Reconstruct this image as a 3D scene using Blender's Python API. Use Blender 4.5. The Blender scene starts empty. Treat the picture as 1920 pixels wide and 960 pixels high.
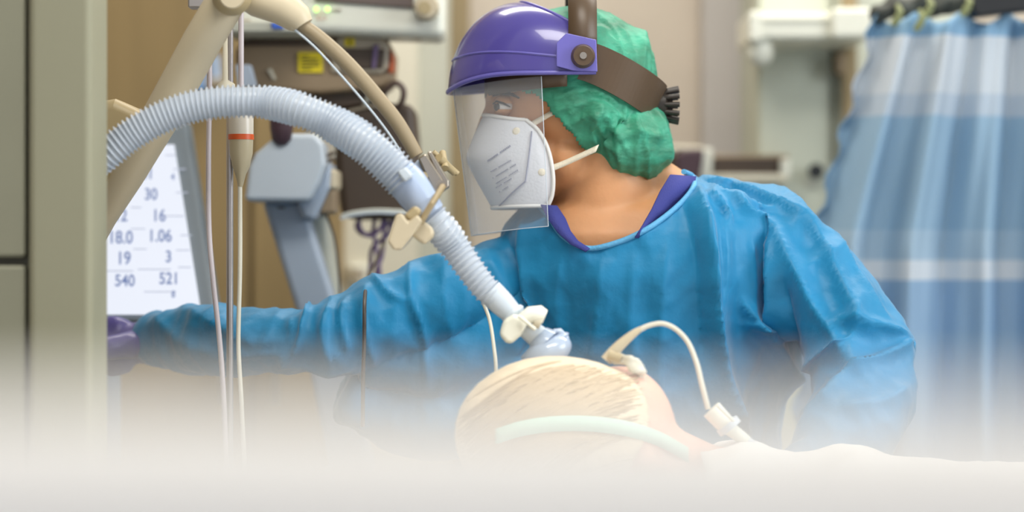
import bpy, bmesh, math, random
import numpy as np
from mathutils import Vector, Matrix, noise
from mathutils.bvhtree import BVHTree
random.seed(7)
PI = math.pi
scene = bpy.context.scene
COL = scene.collection

# ---------------------------------------------------------------- camera, world, lights, exposure
cam = bpy.data.cameras.new('camera'); camo = bpy.data.objects.new('camera', cam); COL.objects.link(camo)
camo.location = (0, -3.0, 1.25); camo.rotation_euler = (PI / 2, 0, 0)
cam.sensor_width = 36; cam.lens = 90; cam.clip_start = 0.05
cam.dof.use_dof = True; cam.dof.focus_distance = 2.86; cam.dof.aperture_fstop = 2.15
scene.camera = camo
scene.view_settings.view_transform = 'Standard'; scene.view_settings.look = 'None'
scene.view_settings.gamma = 1.0; scene.view_settings.exposure = 0.0
scene.view_settings.use_curve_mapping = False
scene.cycles.use_denoising = True
scene.cycles.max_bounces = 8; scene.cycles.transparent_max_bounces = 16

w = bpy.data.worlds.new('world'); scene.world = w; w.use_nodes = True
w.node_tree.nodes['Background'].inputs[0].default_value = (0.86, 0.90, 1.0, 1)
w.node_tree.nodes['Background'].inputs[1].default_value = 0.86

def area(name, loc, rot, sx, sy, power, col):
    l = bpy.data.lights.new(name, 'AREA'); l.shape = 'RECTANGLE'; l.size = sx; l.size_y = sy
    l.energy = power; l.color = col
    o = bpy.data.objects.new(name, l); COL.objects.link(o); o.location = loc; o.rotation_euler = rot
    return o
area('ceiling_light_bed', (0.1, -1.1, 2.66), (0, 0, 0), 1.2, 0.6, 27, (1.0, 0.97, 0.90))
area('ceiling_light_near', (0.2, -2.9, 2.66), (0, 0, 0), 1.2, 0.6, 9, (1.0, 0.96, 0.90))
area('window_light_right', (2.35, -1.2, 1.9), (0, math.radians(75), 0), 1.4, 1.6, 52, (0.86, 0.94, 1.0))
area('ceiling_light_back', (0.5, 0.75, 2.66), (0, 0, 0), 2.2, 0.5, 34, (1.0, 0.95, 0.88))

# ---------------------------------------------------------------- helpers
SH = 0.0
def P(px, py, Y=0.0):
    Y -= SH
    k = (Y + 3.0) / 4800.0
    return Vector(((px - 960) * k, Y, 1.25 - (py - 480) * k))
def S(px, Y=0.0): return px * (Y - SH + 3.0) / 4800.0
def lin(c):
    return tuple(((v / 255) / 12.92 if v / 255 <= 0.04045 else (((v / 255) + 0.055) / 1.055) ** 2.4) for v in c)

MATS = {}
def mat(name, rgb, rough=0.5, metal=0.0, bump=0.0, bscale=60, var=0.08, vscale=8, trans=0.0, alpha=1.0,
        emit=None, estr=0.0, sub=0.0, sheen=0.0, translucent=0.0, coat=0.0, stretch=None):
    m = bpy.data.materials.new(name); m.use_nodes = True; nt = m.node_tree; N = nt.nodes; L = nt.links
    b = N['Principled BSDF']; c = lin(rgb)
    tc = N.new('ShaderNodeTexCoord')
    src = tc.outputs['Object']
    if stretch:
        mp = N.new('ShaderNodeMapping'); mp.inputs['Scale'].default_value = stretch
        L.new(src, mp.inputs['Vector']); src = mp.outputs[0]
    n = N.new('ShaderNodeTexNoise'); n.inputs['Scale'].default_value = vscale; n.inputs['Detail'].default_value = 3
    L.new(src, n.inputs['Vector'])
    r = N.new('ShaderNodeValToRGB')
    r.color_ramp.elements[0].position = 0.3; r.color_ramp.elements[1].position = 0.7
    r.color_ramp.elements[0].color = (*[max(0, v * (1 - var)) for v in c], 1)
    r.color_ramp.elements[1].color = (*[min(1, v * (1 + var)) for v in c], 1)
    L.new(n.outputs[0], r.inputs[0]); L.new(r.outputs[0], b.inputs['Base Color'])
    b.inputs['Roughness'].default_value = rough; b.inputs['Metallic'].default_value = metal
    b.inputs['Transmission Weight'].default_value = trans; b.inputs['Alpha'].default_value = alpha
    b.inputs['Coat Weight'].default_value = coat
    if sheen: b.inputs['Sheen Weight'].default_value = sheen
    if sub:
        b.inputs['Subsurface Weight'].default_value = sub; b.inputs['Subsurface Scale'].default_value = 0.02
        b.inputs['Subsurface Radius'].default_value = (1, 0.4, 0.25)
    if emit:
        b.inputs['Emission Color'].default_value = (*lin(emit), 1); b.inputs['Emission Strength'].default_value = estr
    if bump:
        n2 = N.new('ShaderNodeTexNoise'); n2.inputs['Scale'].default_value = bscale; n2.inputs['Detail'].default_value = 4
        L.new(src, n2.inputs['Vector'])
        bp = N.new('ShaderNodeBump'); bp.inputs['Strength'].default_value = bump; bp.inputs['Distance'].default_value = 0.004
        L.new(n2.outputs[0], bp.inputs['Height']); L.new(bp.outputs[0], b.inputs['Normal'])
    if translucent:
        t = N.new('ShaderNodeBsdfTranslucent'); L.new(r.outputs[0], t.inputs['Color'])
        mx = N.new('ShaderNodeMixShader'); mx.inputs[0].default_value = translucent
        L.new(b.outputs[0], mx.inputs[1]); L.new(t.outputs[0], mx.inputs[2])
        L.new(mx.outputs[0], N['Material Output'].inputs['Surface'])
    MATS[name] = m
    return m

def tag(o, label=None, cat=None, group=None, kind=None):
    if label: o['label'] = label
    if cat: o['category'] = cat
    if group: o['group'] = group
    if kind: o['kind'] = kind
    return o
def empty(name, loc, label, cat, group=None):
    o = bpy.data.objects.new(name, None); COL.objects.link(o); o.location = loc; o.empty_display_size = 0.05
    return tag(o, label, cat, group)
def link(name, me, m, parent=None, smooth=True):
    if m: me.materials.append(m)
    if smooth: me.shade_smooth()
    o = bpy.data.objects.new(name, me); COL.objects.link(o)
    if parent is not None:
        bpy.context.view_layer.update()
        o.parent = parent; o.matrix_parent_inverse = parent_inv(parent)
    return o
def parent_inv(p):
    m = Matrix.Identity(4); q = p
    m = q.matrix_basis.copy()
    while q.parent is not None:
        q2 = q.parent; m = q2.matrix_basis @ q.matrix_parent_inverse @ m; q = q2
    return m.inverted()

class MB:
    """collects shapes of one part"""
    def __init__(s): s.v = []; s.f = []
    def add(s, v, f):
        k = len(s.v); s.v += [tuple(p) for p in v]; s.f += [tuple(i + k for i in q) for q in f]; return s
    def box(s, a, b):
        x0, y0, z0 = (min(a[i], b[i]) for i in range(3)); x1, y1, z1 = (max(a[i], b[i]) for i in range(3))
        v = [(x0,y0,z0),(x1,y0,z0),(x1,y1,z0),(x0,y1,z0),(x0,y0,z1),(x1,y0,z1),(x1,y1,z1),(x0,y1,z1)]
        return s.add(v, [(0,3,2,1),(4,5,6,7),(0,1,5,4),(1,2,6,5),(2,3,7,6),(3,0,4,7)])
    def pbox(s, x0, y0, x1, y1, Y, d):       # a box whose front face covers a pixel rectangle at depth Y
        a = P(x0, y0, Y); b = P(x1, y1, Y); return s.box(a, (b.x, a.y + d, b.z))
    def prism(s, poly, Y, d):                # outline at its own distance with real thickness d (Y may be per point)
        n = len(poly); Ys = Y if isinstance(Y, (list, tuple)) else [Y] * n
        v = [P(p[0], p[1], y) for p, y in zip(poly, Ys)]; v2 = [q + Vector((0, d, 0)) for q in v]
        f = [tuple(range(n)), tuple(reversed(range(n, 2 * n)))]
        for i in range(n): j = (i + 1) % n; f.append((i, i + n, j + n, j))
        return s.add(v + v2, f)
    def tube(s, pts, r, seg=16, cap=True, flat=None):
        v, f = tube_vf(pts, r, seg, cap, flat); return s.add(v, f)
    def ell(s, c, r, rot=None, seg=28, rings=18):
        v = []; f = []
        R = rot or Matrix.Identity(3)
        for i in range(rings + 1):
            t = PI * i / rings
            for j in range(seg):
                a = 2 * PI * j / seg
                q = R @ Vector((r[0] * math.sin(t) * math.cos(a), r[1] * math.sin(t) * math.sin(a), r[2] * math.cos(t)))
                v.append(Vector(c) + q)
        for i in range(rings):
            for j in range(seg):
                k = (j + 1) % seg; f.append((i*seg+j, (i+1)*seg+j, (i+1)*seg+k, i*seg+k))
        return s.add(v, f)
    def mesh(s, name):
        me = bpy.data.meshes.new(name); me.from_pydata([tuple(p) for p in s.v], [], s.f); me.validate()
        bm = bmesh.new(); bm.from_mesh(me); bmesh.ops.remove_doubles(bm, verts=bm.verts, dist=1e-6)
        bmesh.ops.recalc_face_normals(bm, faces=bm.faces); bm.to_mesh(me); bm.free(); return me
    def build(s, name, m, parent=None, smooth=True, bevel=0.0, bseg=3):
        me = s.mesh(name); o = link(name, me, m, parent, smooth)
        if bevel:
            md = o.modifiers.new('bevel', 'BEVEL'); md.width = bevel; md.segments = bseg; md.limit_method = 'ANGLE'
            md.angle_limit = math.radians(35); md.harden_normals = True
        elif smooth:
            try: me.set_sharp_from_angle(angle=math.radians(50))
            except Exception: pass
        return o

def tube_vf(pts, r, seg=16, cap=True, flat=None):
    pts = [Vector(p) for p in pts]; n = len(pts)
    rs = r if isinstance(r, (list, tuple)) else [r] * n
    v = []; f = []
    T = [(pts[min(i+1, n-1)] - pts[max(i-1, 0)]).normalized() for i in range(n)]
    up = Vector((0, 1, 0)) if abs(T[0].y) < 0.9 else Vector((1, 0, 0))
    N = (up - T[0] * up.dot(T[0])).normalized()
    for i in range(n):
        N = (N - T[i] * N.dot(T[i])).normalized(); B = T[i].cross(N)
        ra, rb = (rs[i] if isinstance(rs[i], (list, tuple)) else (rs[i], rs[i]))
        if flat: rb = ra * flat
        for j in range(seg):
            a = 2 * PI * j / seg; v.append(pts[i] + N * (ra * math.cos(a)) + B * (rb * math.sin(a)))
    for i in range(n - 1):
        for j in range(seg):
            k = (j + 1) % seg; f.append((i*seg+j, i*seg+k, (i+1)*seg+k, (i+1)*seg+j))
    if cap: f.append(tuple(reversed(range(seg)))); f.append(tuple(range((n-1)*seg, n*seg)))
    return v, f

def spline(pts, n):
    """Catmull-Rom through the points, evenly resampled to n points (any dimension)"""
    p = np.array([list(q) for q in pts], float); k = len(p)
    e = np.vstack([2*p[0]-p[1], p, 2*p[-1]-p[-2]]); out = []
    for i in range(k - 1):
        a, b, c, d = e[i], e[i+1], e[i+2], e[i+3]
        for t in np.linspace(0, 1, 24, endpoint=False):
            out.append(0.5*((2*b)+(-a+c)*t+(2*a-5*b+4*c-d)*t*t+(-a+3*b-3*c+d)*t**3))
    out.append(p[-1]); out = np.array(out)
    d = np.r_[0, np.cumsum(np.linalg.norm(np.diff(out[:, :3], axis=0), axis=1))]
    s = np.linspace(0, d[-1], n)
    return np.stack([np.interp(s, d, out[:, j]) for j in range(out.shape[1])], 1)
def ppath(pp, n):                       # (px, py, Y[, radius px]) -> world points, radii
    q = spline([(*P(a[0], a[1], a[2]), *(a[3:] or ())) for a in pp], n)
    pts = [Vector(r[:3]) for r in q]
    return pts, ([S(r[3], r[1]) for r in q] if q.shape[1] > 3 else None)
def ptube(pp, n=40, r=None, seg=12):
    pts, rr = ppath(pp, n)
    return MB().tube(pts, rr if rr else r, seg)

def remesh(mb, voxel, smooth_it=6, name='tmp'):
    me = bpy.data.meshes.new(name); me.from_pydata([tuple(p) for p in mb.v], [], mb.f)
    o = bpy.data.objects.new(name, me); COL.objects.link(o)
    md = o.modifiers.new('r', 'REMESH'); md.mode = 'VOXEL'; md.voxel_size = voxel
    if smooth_it:
        sm = o.modifiers.new('s', 'SMOOTH'); sm.iterations = smooth_it; sm.factor = 0.5
    dg = bpy.context.evaluated_depsgraph_get(); dg.update()
    out = bpy.data.meshes.new_from_object(o.evaluated_get(dg)); bpy.data.objects.remove(o); bpy.data.meshes.remove(me)
    return out
def arrays(me):
    n = len(me.vertices); co = np.empty(n*3); me.vertices.foreach_get('co', co)
    no = np.empty(n*3); me.vertices.foreach_get('normal', no)
    return co.reshape(-1, 3), no.reshape(-1, 3)
def setco(me, co): me.vertices.foreach_set('co', co.ravel()); me.update()
def topx(co):
    k = 4800.0 / (co[:, 1] + 3.0)
    return 960 + co[:, 0] * k, 480 - (co[:, 2] - 1.25) * k
def ridge(x, y, poly, w, side=0.0):
    """crest value along a fold line: 1 on the line, fading over w; side>0/<0 makes one flank steep"""
    pts = spline(np.array([(a, b, 0) for a, b in poly], float), 30)[:, :2]
    best = np.full(len(x), 1e9); sg = np.zeros(len(x)); tt = np.zeros(len(x))
    for i in range(len(pts) - 1):
        a = pts[i]; b = pts[i+1]; d = b - a; L = d @ d + 1e-9
        t = np.clip(((x-a[0])*d[0] + (y-a[1])*d[1]) / L, 0, 1)
        qx = x - (a[0]+t*d[0]); qy = y - (a[1]+t*d[1]); dist = np.hypot(qx, qy)
        m = dist < best; best[m] = dist[m]; sg[m] = np.sign((d[0]*qy - d[1]*qx))[m]; tt[m] = ((i + t) / (len(pts)-1))[m]
    ww = np.where(sg * side > 0, w * (1 - 0.72*abs(side)), w)
    return np.exp(-(best/ww)**1.1) * np.clip(np.sin(PI*np.clip(tt*0.9+0.05, 0, 1))*1.6, 0, 1)
def nz(co, scale, seed=0.0, stretch=(1, 1, 1)):
    return np.array([noise.noise(Vector((p[0]*scale*stretch[0]+seed, p[1]*scale*stretch[1]-seed, p[2]*scale*stretch[2]+seed*.5))) for p in co])
def crumple(co, scale, seed=0.0, stretch=(1, 1, 1)):
    a = nz(co, scale, seed, stretch); b = nz(co, scale*2.1, seed+9, stretch)
    return (1 - np.abs(a)*2.4) * 0.7 + (1 - np.abs(b)*2.4) * 0.3
def bvh_of(me):
    return BVHTree.FromPolygons([v.co for v in me.vertices], [tuple(p.vertices) for p in me.polygons])
def hit(bvh, px, py, off=0.0, default=0.0):
    o = Vector((0, -3, 1.25)); d = (P(px, py, 0) - o).normalized()
    r = bvh.ray_cast(o, d)
    return (r[0] - d * off) if r[0] is not None else P(px, py, default)
def inside(x, y, poly):
    r = np.zeros(len(x), bool); n = len(poly)
    for i in range(n):
        (x0, y0), (x1, y1) = poly[i], poly[(i+1) % n]
        c = ((y0 > y) != (y1 > y)) & (x < (x1-x0)*(y-y0)/((y1-y0)+1e-12)+x0); r ^= c
    return r
def cut(me, fn):                         # drop the faces for which fn(centres, normals) is true
    bm = bmesh.new(); bm.from_mesh(me); bm.faces.ensure_lookup_table()
    c = np.array([f.calc_center_median()[:] for f in bm.faces]); n = np.array([f.normal[:] for f in bm.faces])
    k = fn(c, n); bmesh.ops.delete(bm, geom=[f for f, q in zip(bm.faces, k) if q], context='FACES')
    bm.to_mesh(me); bm.free(); me.update()
def text(name, body, px, py, Y, size, m, parent, shear=0.0, roll=0.0, nrm=None, yaw=0.0):
    c = bpy.data.curves.new(name, 'FONT'); c.body = body; c.size = size; c.extrude = 0.0004; c.offset = size*.018; c.align_x = 'CENTER'; c.align_y = 'CENTER'
    o = bpy.data.objects.new('t', c); COL.objects.link(o); dg = bpy.context.evaluated_depsgraph_get(); dg.update()
    me = bpy.data.meshes.new_from_object(o.evaluated_get(dg)); bpy.data.objects.remove(o)
    me.transform(Matrix.Translation(P(px, py, Y)) @ Matrix.Rotation(yaw, 4, 'Z') @ Matrix.Rotation(PI/2, 4, 'X') @ Matrix.Rotation(roll, 4, 'Z') @ Matrix.Diagonal((.82, 1, 1, 1)))
    return link(name, me, m, parent, False)

# ---------------------------------------------------------------- materials
M = dict(
 wall=mat('wall_paint', (212, 200, 184), 0.7, bump=0.05, var=0.03),
 wall2=mat('grey_wall_paint', (190, 184, 180), 0.7, var=0.03),
 floorm=mat('floor_vinyl', (130, 134, 132), 0.35, var=0.1),
 ceil=mat('ceiling_paint', (225, 222, 214), 0.8, var=0.02),
 tan=mat('tan_strip', (150, 132, 98), 0.6),
 paleg=mat('pale_grey_panel', (186, 186, 172), 0.5, var=0.03),
 cream=mat('cream_panel', (218, 212, 192), 0.5, var=0.03),
 brown=mat('brown_laminate', (148, 126, 86), 0.5, var=0.12, vscale=2.5, stretch=(6, 1, 0.5)),
 greyb=mat('grey_beige_laminate', (142, 140, 118), 0.6, var=0.05, vscale=1.5),
 greyb2=mat('grey_beige_door', (134, 133, 114), 0.6, var=0.04),
 seam=mat('dark_seam', (104, 102, 90), 0.7),
 olive=mat('greenish_white_laminate', (198, 202, 186), 0.5, var=0.03),
 plast=mat('white_plastic', (232, 232, 218), 0.4, var=0.03),
 plast2=mat('pale_beige_plastic', (202, 188, 160), 0.42, var=0.04),
 plast3=mat('tan_plastic', (176, 158, 120), 0.45, var=0.05),
 goose=mat('tan_gooseneck', (152, 136, 108), 0.45, var=0.06),
 coolp=mat('cool_grey_plastic', (168, 180, 196), 0.35, var=0.05),
 coolw=mat('cool_white_plastic', (200, 210, 220), 0.35, var=0.04),
 dark=mat('dark_brown_plastic', (70, 56, 44), 0.45, var=0.15),
 taupe=mat('taupe_casing', (146, 126, 100), 0.45, var=0.05),
 taupel=mat('light_taupe_trim', (176, 164, 144), 0.4, var=0.05),
 darkp=mat('dark_plum_plastic', (74, 52, 60), 0.5),
 scr_off=mat('dark_display_glass', (108, 94, 86), 0.2, var=0.06),
 yellow=mat('yellow_label', (226, 204, 28), 0.5, var=0.03),
 blackp=mat('black_print', (40, 36, 22), 0.6),
 orange=mat('orange_plastic', (196, 96, 54), 0.5),
 green_led=mat('green_led', (180, 255, 120), 0.4, emit=(190, 255, 110), estr=2.2),
 purple=mat('purple_cable', (104, 84, 122), 0.45),
 cable=mat('brown_grey_cable', (104, 86, 78), 0.5),
 dcable=mat('dark_cable', (70, 62, 56), 0.5),
 metal=mat('brushed_steel', (176, 166, 152), 0.22, 1.0, var=0.05),
 pole=mat('steel_pole', (176, 170, 168), 0.35, 0.7, var=0.05),
 line=mat('milky_tubing', (206, 196, 200), 0.3, trans=0.15),
 line2=mat('cream_tubing', (216, 212, 196), 0.4),
 chamber=mat('drip_chamber_plastic', (212, 204, 190), 0.25, alpha=0.9, var=0.03),
 liquid=mat('drip_chamber_fluid', (178, 166, 138), 0.3),
 redring=mat('red_orange_ring', (204, 84, 30), 0.4),
 hose=mat('blue_white_hose', (214, 222, 232), 0.3, translucent=0.3, var=0.03, coat=0.3),
 hose2=mat('clear_hose_cuff', (190, 206, 232), 0.2, translucent=0.2, var=0.03),
 filt=mat('pale_blue_filter_shell', (188, 204, 226), 0.12, translucent=0.2, coat=0.6, var=0.03),
 skin=mat('nurse_skin', (208, 150, 104), 0.5, bump=0.08, bscale=180, sub=0.15, var=0.06, vscale=25),
 skin2=mat('patient_skin', (230, 180, 158), 0.5, bump=0.12, bscale=120, sub=0.15, var=0.1, vscale=18),
 eye=mat('eye_white', (232, 226, 220), 0.15), iris=mat('dark_iris', (50, 40, 34), 0.15), lash=mat('dark_lashes', (44, 30, 24), 0.6),
 gown=mat('blue_nonwoven_gown', (8, 138, 190), 0.5, bump=0.55, bscale=34, var=0.07, vscale=14, translucent=0.18, sheen=0.25),
 gownb=mat('pale_blue_binding', (92, 168, 214), 0.55, bump=0.3, bscale=300),
 scrub=mat('navy_scrub_cotton', (56, 62, 138), 0.8, bump=0.2, bscale=500, var=0.1),
 glove=mat('purple_nitrile', (84, 76, 140), 0.35, var=0.1, vscale=30),
 cap=mat('green_nonwoven_cap', (60, 184, 150), 0.5, bump=0.5, bscale=70, var=0.16, vscale=22, translucent=0.2, stretch=(1, 1, 2.2)),
 visor=mat('violet_blue_visor', (80, 72, 152), 0.25, coat=0.6, var=0.06),
 visor2=mat('violet_blue_rim', (104, 98, 180), 0.3, coat=0.4),
 band=mat('brown_black_band', (84, 66, 48), 0.4, var=0.1),
 knob=mat('black_ratchet', (48, 40, 34), 0.4),
 mask=mat('white_mask_fabric', (228, 229, 234), 0.75, bump=0.15, bscale=350, var=0.03, translucent=0.1),
 maskrim=mat('white_mask_edge', (232, 230, 226), 0.6),
 print=mat('grey_print', (150, 152, 172), 0.7),
 strap=mat('off_white_elastic', (232, 222, 200), 0.7, bump=0.3, bscale=500),
 hair=mat('grey_blond_hair', (228, 208, 176), 0.5, bump=0.25, bscale=50, var=0.08, vscale=14, stretch=(0.5, 3, 5)),
 hair2=mat('hair_strands', (196, 172, 136), 0.5, var=0.04, vscale=20),
 mint=mat('pale_green_tie', (190, 222, 206), 0.7),
 linen=mat('white_linen', (236, 234, 230), 0.85, bump=0.6, bscale=14, var=0.02, sheen=0.2),
 linen2=mat('cream_linen', (240, 237, 232), 0.85, bump=0.3, bscale=12, var=0.02),
 steelw=mat('white_bed_metal', (214, 212, 204), 0.4),
 paper=mat('pale_blue_paper', (176, 196, 222), 0.7), bluec=mat('sky_blue_card', (110, 158, 214), 0.6),
 blue_l=mat('blue_plastic', (70, 110, 210), 0.4),
 screen=mat('lit_white_screen', (60, 62, 66), 0.4, emit=(238, 243, 255), estr=0.93),
 digits=mat('screen_digits', (40, 50, 80), 0.5, emit=(140, 158, 205), estr=0.68),
 faint=mat('screen_faint_lines', (60, 62, 70), 0.5, emit=(200, 206, 226), estr=0.8),
 bezel=mat('slate_bezel', (124, 134, 142), 0.4, var=0.06),
 black=mat('black_rail', (22, 24, 28), 0.5), mesh=mat('dark_grey_mesh', (78, 80, 74), 0.7, bump=0.5, bscale=60, var=0.3, vscale=20),
 hook=mat('olive_hook', (150, 156, 110), 0.5),
)
for e_, c_ in zip([n for n in M['cap'].node_tree.nodes if n.type == 'VALTORGB'][0].color_ramp.elements, ((64, 138, 108), (84, 196, 160))): e_.color = (*lin(c_), 1)
def clear_mat():
    m = bpy.data.materials.new('clear_shield'); m.use_nodes = True; N = m.node_tree.nodes; L = m.node_tree.links
    b = N['Principled BSDF']; b.inputs['Roughness'].default_value = 0.04; b.inputs['Base Color'].default_value = (0.9, 0.94, 1, 1)
    t = N.new('ShaderNodeBsdfTransparent'); t.inputs[0].default_value = (0.95, 0.96, 0.97, 1)
    mx = N.new('ShaderNodeMixShader'); lw = N.new('ShaderNodeLayerWeight'); lw.inputs[0].default_value = 0.32
    mr = N.new('ShaderNodeMapRange'); mr.inputs[3].default_value = 0.12; mr.inputs[4].default_value = 0.55
    L.new(lw.outputs['Facing'], mr.inputs[0]); L.new(mr.outputs[0], mx.inputs[0])
    L.new(t.outputs[0], mx.inputs[1]); L.new(b.outputs[0], mx.inputs[2]); L.new(mx.outputs[0], N['Material Output'].inputs[0])
    return m
M['clear'] = clear_mat()
def curtain_mat():
    m = bpy.data.materials.new('striped_curtain'); m.use_nodes = True; N = m.node_tree.nodes; L = m.node_tree.links
    b = N['Principled BSDF']; b.inputs['Roughness'].default_value = 0.8
    tc = N.new('ShaderNodeTexCoord'); sp = N.new('ShaderNodeSeparateXYZ'); L.new(tc.outputs['Object'], sp.inputs[0])
    mr = N.new('ShaderNodeMapRange')
    zt = P(1700, 0, 0.6).z; zb = P(1700, 960, 0.6).z
    mr.inputs[1].default_value = zt; mr.inputs[2].default_value = zb
    L.new(sp.outputs[2], mr.inputs[0])
    r = N.new('ShaderNodeValToRGB'); cr = r.color_ramp; cr.interpolation = 'CONSTANT'
    stops = [(0, (146, 186, 216)), (66, (216, 224, 232)), (176, (196, 210, 224)), (217, (160, 192, 216)), (430, (176, 202, 222)),
             (486, (220, 228, 236)), (522, (156, 188, 218)), (620, (158, 190, 218)), (800, (160, 190, 216))]
    cr.elements[0].position = 0; cr.elements[0].color = (*lin(stops[0][1]), 1)
    cr.elements[1].position = stops[1][0]/960; cr.elements[1].color = (*lin(stops[1][1]), 1)
    for p, c in stops[2:]:
        e = cr.elements.new(p/960); e.color = (*lin(c), 1)
    L.new(mr.outputs[0], r.inputs[0]); L.new(r.outputs[0], b.inputs['Base Color'])
    t = N.new('ShaderNodeBsdfTranslucent'); L.new(r.outputs[0], t.inputs[0]); mx = N.new('ShaderNodeMixShader'); mx.inputs[0].default_value = 0.2
    L.new(b.outputs[0], mx.inputs[1]); L.new(t.outputs[0], mx.inputs[2]); L.new(mx.outputs[0], N['Material Output'].inputs[0])
    return m
M['curtain'] = curtain_mat()

# ---------------------------------------------------------------- the setting
def struct(name, mb, m, bevel=0.0):
    o = mb.build(name, m, None, False, bevel); o['kind'] = 'structure'; return o
X0, X1, YB, YF, H = -1.7, 2.5, 1.6, -4.2, 2.7
struct('floor', MB().box((X0-.1, YF, -0.1), (X1+.1, YB+.1, 0)), M['floorm'])
struct('ceiling', MB().box((X0-.1, YF, H), (X1+.1, YB+.1, H+.1)), M['ceil'])
struct('wall_back', MB().box((X0-.1, YB, 0), (X1+.1, YB+.1, H)), M['wall'])
struct('wall_left', MB().box((X0-.1, YF, 0), (X0, YB, H)), M['wall'])
struct('wall_right', MB().box((X1, YF, 0), (X1+.1, YB, H)), M['wall2'])
def vstrip(name, x0, x1, Y, m, d):
    a = P(x0, 0, Y).x; b = P(x1, 0, Y).x
    return struct(name, MB().box((a, Y, 0), (b, Y+d, H)), m)
vstrip('trim_1', 640, 782, 1.30, M['cream'], .30)
vstrip('trim_2', 778, 842, 1.36, M['paleg'], .24)
vstrip('trim_3', 836, 878, 1.44, M['tan'], .16)
vstrip('trim_4', 1318, 1418, 1.50, M['wall2'], .10)

# wide brown cabinet behind the machines
def floorz(Y): return 0.0
cb = empty('wardrobe', (P(430, 0, 1.2).x, 1.2, 0), 'tall brown laminate wardrobe behind the hanging drip lines', 'wardrobe')
a = P(150, 0, 1.25).x; b = P(470, 0, 1.25).x; c = P(642, 0, 1.25).x
MB().box((a, 1.26, 0), (c, 1.58, 2.35)).build('body', M['brown'], cb, False, .004)
for i, (u, v) in enumerate(((a+.004, b-.004), (b+.004, c-.004))):
    d = MB().box((u, 1.238, 0.06), (v, 1.26, 2.34)).build('door', M['brown'], cb, False, .003)
    hx = v-.04 if i == 0 else u+.04
    MB().tube([(hx, 1.215, 1.0), (hx, 1.215, 1.14)], .006).build('handle', M['metal'], d)

# greenish white storage cabinet on the right
sc = empty('storage_cabinet', (P(1520, 0, 1.15).x, 1.2, 0), 'tall greenish white storage cabinet left of the blue curtain', 'cabinet')
a = P(1420, 0, 1.2).x; c = P(1800, 0, 1.2).x; b = P(1562, 0, 1.2).x
MB().box((a, 1.22, 0), (c, 1.58, 2.3)).build('body', M['olive'], sc, False, .004)
for u, v in ((a+.003, b-.003), (b+.003, c-.003)):
    MB().box((u, 1.2, 0.05), (v, 1.22, 2.29)).build('door', M['olive'], sc, False, .003)
k = P(1526, 322, 1.2); MB().tube([k+Vector((0, 0, 0)), k+Vector((0, -.02, 0)), k+Vector((0, -.03, 0))], [.008, .008, .013]).build('knob', M['black'], sc)
MB().pbox(1508, 336, 1536, 352, 1.197, .003).build('lock_plate', M['paleg'], sc, False, .001)

# beige vertical cabinet edge at the left, in front
lc = empty('tall_cupboard', (P(90, 0, -.5).x, -.3, 0), 'tall grey-beige cupboard at the left edge of the picture', 'cupboard')
a = X0 + .02; b = P(52, 0, -.5).x; c = P(203, 0, -.40).x; zs = P(0, 490, -.5).z
MB().box((b, -.5, 0), (c, -.40, 2.4)).build('side_panel', M['greyb'], lc, False, .008)
MB().box((a, -.475, 0), (b, -.40, 2.4)).build('body', M['seam'], lc, False)
MB().box((a, -.495, zs+.004), (b-.004, -.475, 2.38)).build('door', M['greyb2'], lc, False, .004)
MB().box((a, -.495, 0.05), (b-.004, -.475, zs-.004)).build('door', M['greyb2'], lc, False, .004)

# ---------------------------------------------------------------- wall fittings at the right
r1 = empty('wall_rail', P(1515, 45, 1.1), 'pale horizontal supply rail on the wall above the nurse, beside the curtain', 'rail')
MB().pbox(1408, 24, 1560, 74, 1.0, .22).build('bar', M['plast'], r1, False, .008)
MB().pbox(1560, 14, 1634, 72, .98, .24).build('end_box', M['plast'], r1, False, .008)
MB().pbox(1404, 20, 1428, 78, .99, .2).build('end_cap', M['plast'], r1, False, .006)
MB().pbox(1420, 36, 1555, 40, .998, .004).build('groove', M['paleg'], r1, False)
sd = empty('wall_cup', P(1425, 100, 1.05), 'small round white cup hanging below the left end of the wall rail', 'cup')
c0 = P(1425, 100, 1.03)
MB().tube([c0+Vector((0, 0, S(23, 1.03))), c0+Vector((0, 0, 0)), c0-Vector((0, 0, S(17, 1.03))), c0-Vector((0, 0, S(24, 1.03)))], [.018, .022, .016, .006], 24).build('bowl', M['plast'], sd)
MB().box(c0+Vector((-.005, 0, .01)), c0+Vector((.005, .17, .022))).build('bracket', M['plast'], sd, False)
vp = empty('wall_channel', P(1596, 100, 1.15), 'narrow brown vertical channel running behind the wall rail end', 'channel')
MB().box((P(1580, 0, 1.18).x, 1.17, .9), (P(1606, 0, 1.18).x, 1.2, 2.29)).build('strip', M['tan'], vp, False, .002)
MB().pbox(1570, 98, 1584, 138, 1.15, .05).build('catch', M['taupe'], vp, False, .003)
r2 = empty('equipment_rail', P(1400, 312, 1.1), 'low white framed rail with a dark slot behind the nurse shoulder', 'rail')
MB().pbox(1256, 290, 1480, 334, 1.12, .08).build('bar', M['taupe'], r2, False, .005)
MB().pbox(1335, 296, 1466, 326, 1.115, .006).build('slot', M['dark'], r2, False)
MB().pbox(1464, 297, 1483, 332, 1.10, .10).build('end_cap', M['plast'], r2, False, .005)
MB().prism([(1318, 276), (1338, 278), (1334, 336), (1308, 336)], 1.09, .11).build('bracket', M['plast'], r2, False, .005)
MB().pbox(1240, 326, 1480, 342, 1.1, .1).build('lower_lip', M['cream'], r2, False, .004)
MB().prism([(1240, 280), (1262, 272), (1320, 274), (1318, 283), (1266, 283), (1250, 300), (1240, 330)], 1.1, .1).build('shroud', M['cream'], r2, False, .004)
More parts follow.
